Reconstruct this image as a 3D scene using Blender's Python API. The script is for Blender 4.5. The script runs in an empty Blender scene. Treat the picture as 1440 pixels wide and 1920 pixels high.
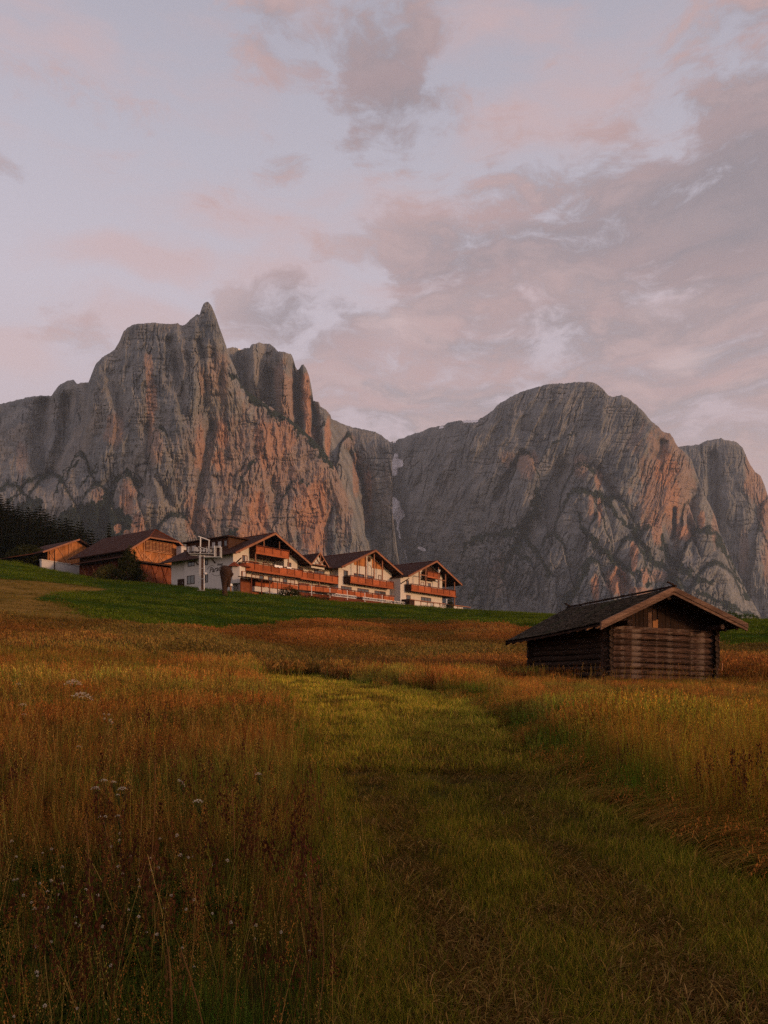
import bpy, math, random
import numpy as np
from mathutils import Vector, Matrix, Euler
random.seed(7); RNG = np.random.default_rng(11)
scene = bpy.context.scene
R = math.radians
F, YH = 1500.0, 1270.0          # focal length and eye-level row of the photograph, in its pixels

# ------------------------------------------------------------------ camera
cam_data = bpy.data.cameras.new("camera")
cam_data.sensor_fit = 'VERTICAL'; cam_data.sensor_height = 36.0
cam_data.lens = F / 1920 * 36
cam_data.shift_y = (YH - 960) / 1920
cam_data.clip_start = 0.05; cam_data.clip_end = 20000
camera = bpy.data.objects.new("camera", cam_data)
camera.rotation_euler = (R(90), 0, 0)
scene.collection.objects.link(camera); scene.camera = camera

# ------------------------------------------------------------------ colour helpers
def lin(r, g, b):
    f = lambda c: (c/255/12.92) if c/255 <= .04045 else ((c/255+.055)/1.055)**2.4
    return (f(r), f(g), f(b), 1)

class NT:
    """tiny node-tree writer"""
    def __init__(s, tree): s.t = tree; s.n = tree.nodes; s.l = tree.links
    def new(s, typ, **kw):
        n = s.n.new(typ)
        for k, v in kw.items(): setattr(n, k, v)
        return n
    def put(s, sock, v):
        if hasattr(v, 'is_linked') or isinstance(v, bpy.types.NodeSocket): s.l.new(v, sock)
        elif v is not None: sock.default_value = v
    def math(s, op, a, b=None, c=None, clamp=False):
        n = s.new('ShaderNodeMath', operation=op, use_clamp=clamp)
        s.put(n.inputs[0], a)
        if b is not None: s.put(n.inputs[1], b)
        if c is not None: s.put(n.inputs[2], c)
        return n.outputs[0]
    def vmath(s, op, a, b=None):
        n = s.new('ShaderNodeVectorMath', operation=op)
        s.put(n.inputs[0], a)
        if b is not None: s.put(n.inputs[1], b)
        return n.outputs['Value'] if op in ('LENGTH', 'DOT_PRODUCT', 'DISTANCE') else n.outputs[0]
    def noise(s, vec, scale, detail=5, rough=.55, dist=0, dim='3D'):
        n = s.new('ShaderNodeTexNoise', noise_dimensions=dim)
        s.put(n.inputs['Vector'], vec); s.put(n.inputs['Scale'], scale)
        n.inputs['Detail'].default_value = detail; n.inputs['Roughness'].default_value = rough
        n.inputs['Distortion'].default_value = dist
        return n.outputs['Fac']
    def ss(s, v, a, b, lo=0., hi=1.):
        n = s.new('ShaderNodeMapRange', interpolation_type='SMOOTHSTEP')
        s.put(n.inputs['Value'], v); s.put(n.inputs['From Min'], a); s.put(n.inputs['From Max'], b)
        s.put(n.inputs['To Min'], lo); s.put(n.inputs['To Max'], hi)
        return n.outputs['Result']
    def mix(s, f, a, b, mode='MIX'):
        n = s.new('ShaderNodeMix', data_type='RGBA', blend_type=mode)
        s.put(n.inputs['Factor'], f); s.put(n.inputs[6], a); s.put(n.inputs[7], b)
        return n.outputs[2]
    def mapping(s, vec, scale=(1, 1, 1), rot=(0, 0, 0), loc=(0, 0, 0)):
        n = s.new('ShaderNodeMapping')
        s.put(n.inputs['Vector'], vec); n.inputs['Scale'].default_value = scale
        n.inputs['Rotation'].default_value = rot; n.inputs['Location'].default_value = loc
        return n.outputs[0]
    def xyz(s, v):
        n = s.new('ShaderNodeSeparateXYZ'); s.put(n.inputs[0], v); return n.outputs
    def comb(s, x, y, z=0.):
        n = s.new('ShaderNodeCombineXYZ')
        for i, q in enumerate((x, y, z)): s.put(n.inputs[i], q)
        return n.outputs[0]

# ------------------------------------------------------------------ sky, sun, exposure
SUN_DIR = Vector((.88, -.46, .15)).normalized()        # towards the sun: low, behind the camera on the right
world = bpy.data.worlds.new("World"); scene.world = world
world.use_nodes = True
w = NT(world.node_tree); w.n.clear()
gen = w.new('ShaderNodeTexCoord').outputs['Generated']
dx, dy, dz = w.xyz(w.vmath('NORMALIZE', gen))
az = w.math('ARCTAN2', dx, dy); el = w.math('ARCSINE', dz)
pos = w.comb(az, el)
def sky_at(px, py):
    a = math.atan((px-720)/F); return a, math.atan((YH-py)/F*math.cos(a))
warp = w.noise(w.mapping(pos, (5, 9, 1)), 1.0, 3, .5)
warp2 = w.noise(w.mapping(pos, (5, 9, 1), loc=(7, 3, 5)), 1.0, 3, .5)
wpos = w.vmath('ADD', pos, w.comb(w.math('MULTIPLY_ADD', warp, .13, -.065), w.math('MULTIPLY_ADD', warp2, .08, -.04)))
def blobs(lst, src=None):
    acc = None
    for px, py, rx, ry, wt in lst:
        a, e = sky_at(px, py)
        d = w.vmath('MULTIPLY', w.vmath('SUBTRACT', src or wpos, (a, e, 0)), (F/rx/1.08, F/ry/1.15, 0))
        g = w.ss(w.vmath('LENGTH', d), 1.45, 0.0, 0., wt)
        acc = g if acc is None else w.math('MAXIMUM', acc, g)
    return acc
# clear dusk sky: lilac above, paler and pinker towards the horizon
ramp = w.new('ShaderNodeValToRGB'); cr = ramp.color_ramp
w.l.new(w.math('MULTIPLY', el, 1/1.5), ramp.inputs[0])
stops = [(0.0, (184, 148, 144)), (.12, (194, 160, 158)), (.20, (202, 176, 178)), (.29, (202, 187, 194)),
         (.38, (190, 181, 190)), (.50, (172, 166, 177)), (.8, (138, 136, 150)), (1., (120, 120, 140))]
cr.elements[0].position = 0; cr.elements[0].color = lin(*stops[0][1])
cr.elements[1].position = 1; cr.elements[1].color = lin(*stops[-1][1])
for p, c in stops[1:-1]:
    e_ = cr.elements.new(p); e_.color = lin(*c)
col = ramp.outputs[0]
fine = w.noise(w.mapping(wpos, (8, 19, 1)), 1.0, 10, .66)
broad = w.noise(w.mapping(wpos, (3.2, 8, 1), loc=(2, 1, 0)), 1.0, 7, .6)
streak = w.noise(w.mapping(wpos, (4, 26, 1), rot=(0, 0, .25), loc=(1, 4, 0)), 1.0, 7, .6)
outside = w.ss(w.math('ABSOLUTE', az), .52, .8, 0., .45)
# thin pink veils
pinkm = blobs([(60, 70, 260, 60, .6), (150, 90, 120, 40, .8), (940, 65, 150, 40, .9), (1130, 140, 150, 60, .8), (30, 650, 95, 42, 1.6), (260, 492, 150, 36, 1.2),
               (290, 590, 170, 45, 1.1), (560, 440, 420, 70, .6), (1000, 250, 200, 50, .9), (980, 560, 420, 70, 1.0), (1290, 560, 180, 70, 1.),
               (500, 520, 170, 50, .9), (760, 420, 130, 60, .9), (590, 15, 120, 30, .7)])
pden = w.ss(w.math('ADD', w.math('MULTIPLY', w.math('ADD', streak, fine), .5), w.math('MULTIPLY', w.math('MAXIMUM', pinkm, outside), .28)), .48, .86)
col = w.mix(w.math('MULTIPLY', pden, .8), col, lin(208, 174, 170))
# mauve grey cloud banks
dark = blobs([(700, 150, 175, 95, 1.), (650, 225, 80, 55, .9), (790, 90, 60, 110, .8), (500, 50, 90, 60, .8), (575, 100, 70, 45, .7), (540, 305, 60, 60, .5), (690, 45, 200, 60, .45),
              (1200, 400, 420, 130, 1.1), (1420, 330, 240, 190, 1.25), (1400, 440, 260, 90, 1.3), (880, 490, 300, 100, .95), (1000, 640, 560, 130, 1.), (560, 590, 190, 70, .75), (480, 600, 110, 40, .6),
              (170, 625, 90, 60, .55), (10, 330, 70, 40, .6), (1000, 760, 700, 130, 1.1), (1430, 60, 120, 110, .7), (1380, 700, 300, 200, .9), (700, 660, 190, 100, .8), (620, 740, 160, 80, .8)])
dden_raw = w.math('ADD', w.math('MULTIPLY', w.math('ADD', fine, broad), .5), w.math('MULTIPLY', w.math('MAXIMUM', dark, outside), .46))
dden = w.ss(w.math('ADD', dden_raw, w.math('MULTIPLY_ADD', fine, 1.3, -.65)), .62, .95)
shade = w.mix(w.ss(fine, .38, .64), lin(144, 126, 126), lin(198, 164, 158))
shade = w.mix(w.ss(streak, .42, .66, 0., .75), shade, lin(196, 156, 149))
shade = w.mix(blobs([(1400, 420, 300, 120, .7), (700, 160, 180, 100, .6), (560, 590, 150, 60, .7), (1150, 430, 260, 60, .6), (1380, 340, 260, 120, .8), (900, 500, 240, 60, .4)]), shade, lin(142, 125, 126))
col = w.mix(w.math('MULTIPLY', dden, .88), col, shade)
# bright gaps
gaps = blobs([(1300, 662, 60, 34, 1.), (1250, 555, 90, 34, .8), (735, 615, 70, 50, .7), (560, 520, 120, 26, .5), (480, 545, 120, 30, .5), (1000, 590, 90, 24, .4)])
gden = w.ss(w.math('ADD', w.math('MULTIPLY', fine, .8), w.math('MULTIPLY', gaps, .38)), .55, .84)
col = w.mix(w.math('MULTIPLY', gden, .30), col, lin(232, 206, 204))
# below the horizon the sky simply goes on as dull ground tone
col = w.mix(w.ss(dz, -.02, -.12), col, lin(70, 60, 50))
bg = w.new('ShaderNodeBackground'); w.put(bg.inputs[0], col); bg.inputs[1].default_value = .92
sky = w.new('ShaderNodeTexSky', sky_type='NISHITA', sun_disc=False)
sky.sun_elevation = math.asin(SUN_DIR.z); sky.sun_rotation = math.atan2(SUN_DIR.x, SUN_DIR.y)
bg2 = w.new('ShaderNodeBackground'); w.put(bg2.inputs[0], sky.outputs[0]); bg2.inputs[1].default_value = .05
add = w.new('ShaderNodeAddShader'); w.l.new(bg.outputs[0], add.inputs[0]); w.l.new(bg2.outputs[0], add.inputs[1])
wo = w.new('ShaderNodeOutputWorld'); w.l.new(add.outputs[0], wo.inputs[0])
world.cycles.sampling_method = 'MANUAL'; world.cycles.sample_map_resolution = 512

sun_data = bpy.data.lights.new("sun", 'SUN'); sun_data.energy = 2.1; sun_data.angle = R(6); sun_data.color = (1.0, .55, .28)
sun = bpy.data.objects.new("sun", sun_data); scene.collection.objects.link(sun)
sun.rotation_euler = SUN_DIR.to_track_quat('Z', 'Y').to_euler()
vs = scene.view_settings
scene.display_settings.display_device = 'sRGB'
vs.view_transform = 'Standard'; vs.look = 'None'; vs.exposure = 0; vs.gamma = 1; vs.use_curve_mapping = False
cy = scene.cycles
cy.use_denoising = False; cy.max_bounces = 5; cy.diffuse_bounces = 3; cy.glossy_bounces = 2; cy.transmission_bounces = 3
cy.volume_bounces = 0; cy.transparent_max_bounces = 8; cy.caustics_reflective = False; cy.caustics_refractive = False
cy.use_adaptive_sampling = True; cy.adaptive_threshold = .015

# ------------------------------------------------------------------ numpy noise
def pnoise(x, y, seed=0):
    x = np.asarray(x, float); y = np.asarray(y, float)
    xi = np.floor(x).astype(np.int64); yi = np.floor(y).astype(np.int64)
    xf = x-xi; yf = y-yi
    def g(ix, iy, fx, fy):
        h = (ix*374761393 + iy*668265263 + seed*974634777) & 0xffffffff
        h = ((h ^ (h >> 13))*1274126177) & 0xffffffff
        a = ((h ^ (h >> 16)) & 0xffff)/65536*2*math.pi
        return np.cos(a)*fx+np.sin(a)*fy
    u = xf*xf*xf*(xf*(xf*6-15)+10); v = yf*yf*yf*(yf*(yf*6-15)+10)
    a = g(xi, yi, xf, yf)*(1-u)+g(xi+1, yi, xf-1, yf)*u
    b = g(xi, yi+1, xf, yf-1)*(1-u)+g(xi+1, yi+1, xf-1, yf-1)*u
    return (a*(1-v)+b*v)*1.5
def fbm(x, y, o=4, seed=0, ridged=False, gain=.5):
    s = 0; a = 1; t = 0
    for i in range(o):
        n = pnoise(x*2**i, y*2**i, seed+i*17)
        if ridged: n = 1-2*np.abs(n)
        s = s+n*a; t += a; a *= gain
    return s/t
def sstep(x, a=0., b=1.):
    t = np.clip((x-a)/(b-a), 0, 1); return t*t*(3-2*t)
def inside(px, py, poly):
    r = np.zeros(np.shape(px), bool); n = len(poly)
    for i in range(n):
        x1, y1 = poly[i]; x2, y2 = poly[(i+1) % n]
        c = ((y1 > py) != (y2 > py))
        with np.errstate(divide='ignore', invalid='ignore'):
            r ^= c & (px < (x2-x1)*(py-y1)/((y2-y1) if y2 != y1 else 1e-9)+x1)
    return r

# ------------------------------------------------------------------ object helpers
LC = scene.collection
def put(o, parent=None):
    LC.objects.link(o)
    if parent is not None: o.parent = parent
    return o
def mesh_obj(name, me, m=None, parent=None, loc=None):
    if m is not None and not me.materials: me.materials.append(m)
    o = bpy.data.objects.new(name, me); put(o, parent)
    if loc is not None: o.location = loc
    return o
def tag(o, label, cat, group=None, kind=None):
    o['label'] = label; o['category'] = cat
    if group: o['group'] = group
    if kind: o['kind'] = kind
    return o
def thing(name, label, cat, loc=(0, 0, 0), rz=0, group=None):
    o = bpy.data.objects.new(name, None); LC.objects.link(o)
    o.location = loc; o.rotation_euler = (0, 0, rz); o.empty_display_size = .3
    return tag(o, label, cat, group)
def dup(root, loc, rz=0, scale=None, label=None):
    r = root.copy(); LC.objects.link(r); r.location = loc; r.rotation_euler = (0, 0, rz)
    if scale: r.scale = scale
    if label: r['label'] = label
    for ch in root.children:
        c = ch.copy(); LC.objects.link(c); c.parent = r
        for g in ch.children:
            d = g.copy(); LC.objects.link(d); d.parent = c
    return r
class MB:
    def __init__(s): s.v = []; s.f = []
    def box(s, x0, x1, y0, y1, z0, z1):
        b = len(s.v)
        s.v += [(x, y, z) for z in (z0, z1) for x, y in ((x0, y0), (x1, y0), (x1, y1), (x0, y1))]
        s.f += [tuple(b+i for i in q) for q in ((3, 2, 1, 0), (4, 5, 6, 7), (0, 1, 5, 4), (1, 2, 6, 5), (2, 3, 7, 6), (3, 0, 4, 7))]
        return s
    def prism_y(s, prof, y0, y1):       # prof: (x, z) counter-clockwise seen from -y
        b = len(s.v); n = len(prof)
        s.v += [(x, y0, z) for x, z in prof]+[(x, y1, z) for x, z in prof]
        s.f += [tuple(b+i for i in range(n)), tuple(b+n+i for i in reversed(range(n)))]
        for i in range(n):
            j = (i+1) % n; s.f.append((b+i, b+n+i, b+n+j, b+j))
        return s
    def slab(s, quad, t):               # quad of 4 points, thickened downwards by t
        b = len(s.v)
        s.v += [tuple(p) for p in quad]+[(p[0], p[1], p[2]-t) for p in quad]
        s.f += [(b, b+1, b+2, b+3), (b+7, b+6, b+5, b+4)]
        for i in range(4):
            j = (i+1) % 4; s.f.append((b+i, b+4+i, b+4+j, b+j))
        return s
    def bar(s, p, q, wd, ht=None):      # rectangular bar between two points
        ht = ht or wd; p = Vector(p); q = Vector(q); d = (q-p).normalized()
        up = Vector((0, 0, 1)) if abs(d.z) < .95 else Vector((0, 1, 0))
        a = d.cross(up).normalized()*wd/2; c = a.cross(d).normalized()*ht/2
        b = len(s.v)
        for o in (p, q): s.v += [tuple(o-a-c), tuple(o+a-c), tuple(o+a+c), tuple(o-a+c)]
        s.f += [tuple(b+i for i in x) for x in ((3, 2, 1, 0), (4, 5, 6, 7), (0, 1, 5, 4), (1, 2, 6, 5), (2, 3, 7, 6), (3, 0, 4, 7))]
        return s
    def tube(s, p, q, r0, r1=None, n=8, cap=True):
        r1 = r0 if r1 is None else r1
        p = Vector(p); q = Vector(q); d = (q-p).normalized()
        up = Vector((0, 0, 1)) if abs(d.z) < .95 else Vector((0, 1, 0))
        a = d.cross(up).normalized(); c = d.cross(a)
        b = len(s.v)
        for o, r in ((p, r0), (q, r1)):
            for i in range(n):
                t = 2*math.pi*i/n; s.v.append(tuple(o+a*math.cos(t)*r+c*math.sin(t)*r))
        for i in range(n):
            j = (i+1) % n; s.f.append((b+i, b+j, b+n+j, b+n+i))
        if cap: s.f += [tuple(b+i for i in reversed(range(n))), tuple(b+n+i for i in range(n))]
        return s
    def mesh(s, name, m=None, smooth=False):
        me = bpy.data.meshes.new(name); me.from_pydata(s.v, [], s.f); me.update()
        if m: me.materials.append(m)
        if smooth: me.polygons.foreach_set('use_smooth', [True]*len(me.polygons))
        return me
    def build(s, name, m, parent=None, smooth=False, loc=None):
        return mesh_obj(name, s.mesh(name, m, smooth), None, parent, loc)

# ------------------------------------------------------------------ materials
def material(name, base=(.5, .5, .5), rough=.8, metallic=0.):
    m = bpy.data.materials.new(name); m.use_nodes = True
    n = NT(m.node_tree); p = m.node_tree.nodes['Principled BSDF']
    p.inputs['Base Color'].default_value = (*base[:3], 1); p.inputs['Roughness'].default_value = rough
    p.inputs['Metallic'].default_value = metallic
    p.inputs['Specular IOR Level'].default_value = .10
    return m, n, p
def bump(n, p, h, strength=.5, dist=.1):
    b = n.new('ShaderNodeBump'); b.inputs['Strength'].default_value = strength; b.inputs['Distance'].default_value = dist
    n.l.new(h, b.inputs['Height']); n.l.new(b.outputs[0], p.inputs['Normal'])
def objc(n): return n.new('ShaderNodeTexCoord').outputs['Object']
def worldc(n): return n.new('ShaderNodeNewGeometry').outputs['Position']
def wood_mat(name, c1, c2, axis_scale=(1, 1, 12), scale=2.0, rough=.8, var=.35, bstr=.4):
    m, n, p = material(name, rough=rough)
    o = objc(n)
    g = n.noise(n.mapping(o, axis_scale), scale, 6, .65, .4)
    b = n.noise(o, scale*.5, 3, .5)
    rnd = n.new('ShaderNodeObjectInfo').outputs['Random']
    c = n.mix(n.ss(g, .3, .7), (*c1, 1), (*c2, 1))
    c = n.mix(n.ss(b, .35, .7, 0., var), c, (*[x*.45 for x in c1], 1))
    hs = n.new('ShaderNodeHueSaturation'); n.put(hs.inputs['Value'], n.math('MULTIPLY_ADD', rnd, .5, .75)); n.put(hs.inputs['Color'], c)
    n.put(p.inputs['Base Color'], hs.outputs[0])
    bump(n, p, g, bstr, .03)
    return m
def plaster(name, c, dirt=.25, scale=.6):
    m, n, p = material(name, rough=.9)
    o = objc(n); a = n.noise(o, scale, 6, .6); b = n.noise(n.mapping(o, (3, 3, .35)), 1.2, 5, .6)
    q = n.mix(n.ss(a, .35, .75, 0., dirt), (*c, 1), (*[x*.7 for x in c], 1))
    q = n.mix(n.ss(b, .5, .8, 0., dirt), q, (c[0]*.62, c[1]*.58, c[2]*.52, 1))
    n.put(p.inputs['Base Color'], q); bump(n, p, n.noise(o, 14, 4), .15, .02)
    return m
M = {}
M['white'] = plaster('white_plaster', (.60, .55, .50))
M['pale'] = plaster('pale_concrete', (.52, .48, .46), .35)
M['balc'] = wood_mat('balcony_wood', (.30, .075, .028), (.42, .125, .048), (1.5, 1, 14), 1.4, .7, .3)
M['trim'] = wood_mat('dark_trim_wood', (.13, .032, .016), (.20, .055, .026), (1, 1, 6), 1.4)
M['dark'] = wood_mat('dark_timber', (.035, .018, .012), (.07, .034, .020), (6, 6, 1), 1.2)
M['soffit'] = wood_mat('soffit_boards', (.07, .035, .022), (.11, .05, .03), (8, 1, 1), 1.0)
M['barge'] = wood_mat('barge_board', (.24, .105, .060), (.34, .16, .095), (1, 1, 8), 1.5)
M['orange'] = wood_mat('golden_barn_wood', (.38, .14, .045), (.52, .22, .085), (5, 5, .5), 1.6, .8, .55)
M['redbarn'] = wood_mat('red_barn_wood', (.17, .050, .024), (.25, .085, .042), (5, 5, .5), 1.6, .8, .4)
M['lath'] = wood_mat('pale_lath', (.42, .19, .085), (.52, .26, .13), (4, 4, 4), 1.5)
M['glass'], n_, p_ = material('window_glass', (.05, .055, .06), .08); p_.inputs['Specular IOR Level'].default_value = .8
M['curtain'] = plaster('curtained_pane', (.50, .46, .44), .3, 2)
M['metal'], n_, p_ = material('galvanised_steel', (.40, .40, .39), .45, .35)
n_.put(p_.inputs['Base Color'], n_.mix(n_.noise(objc(n_), 3, 4), (.30, .29, .28, 1), (.50, .49, .47, 1)))
M['rust'], n_, p_ = material('brown_steel_and_pole_shade', (.085, .045, .03), .6, .1)
M['cloth'], n_, p_ = material('white_cloth', (.78, .74, .72), .9)
M['whitemetal'], n_, p_ = material('white_painted_metal', (.70, .68, .66), .5)

def roof_mat(name, c1, c2, sx, period):
    m, n, p = material(name, rough=.85)
    o = objc(n)
    a = n.noise(o, 3.5, 5, .6); b = n.noise(o, .5, 4, .6)
    wv = n.new('ShaderNodeTexWave', wave_type='BANDS', bands_direction='X', wave_profile='SAW')
    n.put(wv.inputs['Vector'], n.mapping(o, (sx, 0, 0))); wv.inputs['Scale'].default_value = 1.0/period*.314
    wy = n.new('ShaderNodeTexWave', wave_type='BANDS', bands_direction='Y', wave_profile='SIN')
    n.put(wy.inputs['Vector'], o); wy.inputs['Scale'].default_value = 1.2
    c = n.mix(n.ss(a, .3, .7), (*c1, 1), (*c2, 1)); c = n.mix(n.ss(b, .4, .7, 0., .5), c, (*[x*.6 for x in c1], 1))
    n.put(p.inputs['Base Color'], c)
    bump(n, p, n.math('ADD', wv.outputs['Fac'], n.math('MULTIPLY', wy.outputs['Fac'], .4)), .8, .05)
    return m
M['roof'] = roof_mat('brown_roof_tiles', (.042, .018, .012), (.066, .028, .019), 1, .33)
M['roof2'] = roof_mat('red_brown_barn_roof', (.050, .019, .012), (.078, .030, .019), 1, .33)

# ------------------------------------------------------------------ terrain
T_D = np.array([0, 4, 10, 20, 30, 45, 60, 80, 100, 125, 147, 170, 220, 300, 400, 800, 3600], float)
T_C = {
 -400: [-1.55, -1.55, -1.2, -.35, .9, 3.1, 5.6, 9.2, 13, 18.5, 23.5, 28.5, 41, 60, 84, 60, 20],
 0:    [-1.55, -1.55, -1.25, -.5, .6, 2.6, 4.9, 8.4, 12, 17, 21.3, 25.5, 33, 46, 60, 40, 10],
 200:  [-1.55, -1.55, -1.28, -.6, .3, 1.9, 4.0, 7, 10.0, 14.2, 17.6, 19.5, 21, 26, 30, 10, -10],
 322:  [-1.55, -1.55, -1.29, -.65, .15, 1.7, 3.6, 6.2, 9.3, 14.4, 16.7, 17, 16, 12, 5, -30, -40],
 450:  [-1.55, -1.55, -1.3, -.75, 0, 1.2, 2.9, 5.4, 8.4, 13.2, 14.0, 14, 13, 6, 0, -30, -40],
 720:  [-1.55, -1.55, -1.32, -.85, -.3, .6, 2.1, 4.4, 7.1, 10.9, 13.2, 13.5, 12, 5, 0, -30, -40],
 870:  [-1.55, -1.55, -1.34, -.87, -.33, .6, 2.2, 4.5, 7.1, 10, 12.3, 13.8, 12, 4, 0, -30, -40],
 1000: [-1.55, -1.55, -1.35, -.88, -.35, .6, 2.3, 4.7, 7.1, 9.7, 11.6, 12.6, 10.5, 3, 0, -30, -40],
 1200: [-1.55, -1.55, -1.37, -.9, -.33, .8, 2.4, 4.7, 6.9, 9.0, 10.2, 10.8, 8.5, 1, 0, -30, -40],
 1440: [-1.55, -1.55, -1.4, -.9, -.3, .9, 2.6, 4.7, 6.8, 8.8, 9.9, 10.3, 8.5, 1, 0, -30, -40],
 1900: [-1.55, -1.55, -1.4, -.9, -.3, .9, 2.6, 4.7, 6.8, 8.8, 9.9, 10.3, 8.5, 1, 0, -30, -40]}
def _pchip(x, y, q):
    h = np.diff(x); d = np.diff(y)/h; m = np.zeros_like(y)
    for i in range(1, len(x)-1):
        if d[i-1]*d[i] > 0:
            w1 = 2*h[i]+h[i-1]; w2 = h[i]+2*h[i-1]; m[i] = (w1+w2)/(w1/d[i-1]+w2/d[i])
    m[0] = d[0]; m[-1] = d[-1]
    i = np.clip(np.searchsorted(x, q)-1, 0, len(x)-2); t = (q-x[i])/h[i]
    return ((2*t**3-3*t**2+1)*y[i]+(t**3-2*t**2+t)*h[i]*m[i]+(-2*t**3+3*t**2)*y[i+1]+(t**3-t**2)*h[i]*m[i+1])
_pxs = np.arange(-400, 1901, 20.); _dg = np.concatenate([np.arange(0, 4, 1.), np.geomspace(4, 3600, 260)])
_cols = sorted(T_C); _tab = np.array([_pchip(T_D, np.array(T_C[c], float), _dg) for c in _cols])
_tab = np.array([[np.interp(p, _cols, _tab[:, j]) for j in range(len(_dg))] for p in _pxs])
_kr = np.exp(-.5*(np.arange(-6, 7)/2.2)**2); _kr /= _kr.sum()
_pad = np.pad(_tab, ((6, 6), (0, 0)), mode='edge')
_tab = sum(_kr[i]*_pad[i:i+len(_pxs)] for i in range(13))
def ground_z(x, y):
    x = np.asarray(x, float); y = np.asarray(y, float); yy = np.maximum(y, 3.)
    px = np.clip(720+F*x/yy, -400, 1899.9)
    i = np.clip(((px+400)/20).astype(int), 0, len(_pxs)-2); t = (px+400)/20-i
    D = np.clip(y, 0, 3599); j = np.clip(np.searchsorted(_dg, D)-1, 0, len(_dg)-2)
    s = (D-_dg[j])/(_dg[j+1]-_dg[j])
    z = (_tab[i, j]*(1-t)+_tab[i+1, j]*t)*(1-s)+(_tab[i, j+1]*(1-t)+_tab[i+1, j+1]*t)*s
    z = z+pnoise(x*.5, y*.5, 3)*.035*sstep(yy, 1, 5)+pnoise(x*.07, y*.07, 5)*.22*sstep(yy, 20, 60)*(1-sstep(yy, 110, 125)*.8)
    z = z+sstep(-y, 2.0, 16)*7.8+sstep(-y, 16, 60)*7          # unseen bank added behind the camera to shade the foreground
    return z
G_STRIP = [(455, 1259), (520, 1262), (600, 1268), (650, 1274), (720, 1288), (800, 1298), (880, 1312), (930, 1348), (975, 1392), (1030, 1435), (1100, 1482), (1180, 1525),
           (1260, 1566), (1350, 1612), (1500, 1690), (1900, 1860), (2600, 2150), (2600, 9000), (300, 9000), (560, 2100), (625, 1900), (632, 1800), (615, 1700), (600, 1600), (588, 1500), (562, 1400), (540, 1345), (505, 1300), (478, 1272)]
G_GREEN = [(-900, 900), (-900, 1070), (0, 1086), (70, 1090), (130, 1096), (205, 1105), (150, 1110), (90, 1116), (62, 1123), (110, 1132), (150, 1145), (172, 1160), (200, 1171), (300, 1184), (420, 1186),
           (490, 1178), (560, 1170), (700, 1164), (860, 1170), (960, 1180), (1020, 1187), (1100, 1200), (1340, 1216), (1500, 1218), (2400, 1222), (2400, 900)]
G_TAN = [(-900, 1070), (0, 1086), (70, 1090), (130, 1096), (205, 1105), (150, 1110), (90, 1116), (62, 1123), (110, 1132), (150, 1145), (172, 1160), (200, 1171), (100, 1168), (0, 1158), (-900, 1140)]
def project(x, y, z):
    yy = np.maximum(y, .3); return 720+F*x/yy, YH-F*z/yy
def zone(x, y, z):
    """0 tall meadow, 1 mown strip, 2 green field, 3 tan mown patch"""
    px, py = project(x, y, z)
    jx = px+pnoise(px*.02, py*.05, 21)*6; jy = py+pnoise(px*.03, py*.08, 22)*np.clip((py-1100)*.04, .8, 9)
    zn = np.zeros(np.shape(x), int)
    zn[inside(jx, jy, G_STRIP) & (y < 34) & (y > .3)] = 1
    zn[inside(jx, jy, G_GREEN) & (y > 34)] = 2
    zn[inside(jx, jy, G_TAN) & (y > 34)] = 3
    zn[y > 190] = 2
    return zn
rows = np.concatenate([np.linspace(-60, -2.05, 40), np.geomspace(1, 37, 200)-3+.0, np.geomspace(34.4, 400, 240), np.geomspace(412, 3600, 36)])
ks = np.concatenate([np.linspace(-1.5, -.66, 16)[:-1], np.linspace(-.66, .66, 420), np.linspace(.66, 1.5, 16)[1:]])
KK, YY = np.meshgrid(ks, rows); apex = np.where(YY < 30, 14., 14.); XX = KK*(np.maximum(YY, -4)+apex)*np.where(YY > 100, 1, 1)
XX = np.where(YY < -4, KK*40*np.clip((-YY-4)/20+.25, .25, 1.5), XX)
ZZ = ground_z(XX, YY)
ny, nx = XX.shape
def grid_mesh(name, X, Y, Z, flip=False):
    ny, nx = X.shape
    me = bpy.data.meshes.new(name)
    co = np.stack([X, Y, Z], -1).reshape(-1, 3).astype(np.float32)
    i = np.arange(ny*nx).reshape(ny, nx)
    q = np.stack([i[:-1, :-1], i[:-1, 1:], i[1:, 1:], i[1:, :-1]], -1).reshape(-1, 4)
    if flip: q = q[:, ::-1]
    me.vertices.add(len(co)); me.vertices.foreach_set('co', co.ravel())
    me.loops.add(q.size); me.loops.foreach_set('vertex_index', q.ravel().astype(np.int32))
    me.polygons.add(len(q)); me.polygons.foreach_set('loop_start', np.arange(0, q.size, 4, dtype=np.int32))
    me.polygons.foreach_set('loop_total', np.full(len(q), 4, np.int32))
    me.polygons.foreach_set('use_smooth', np.ones(len(q), bool))
    me.update(calc_edges=True); me.validate()
    return me
def color_attr(me, name, rgb):
    a = me.attributes.new(name, 'FLOAT_COLOR', 'POINT')
    c = np.ones((len(me.vertices), 4), np.float32); c[:, :rgb.shape[1]] = rgb; a.data.foreach_set('color', c.ravel())

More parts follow.
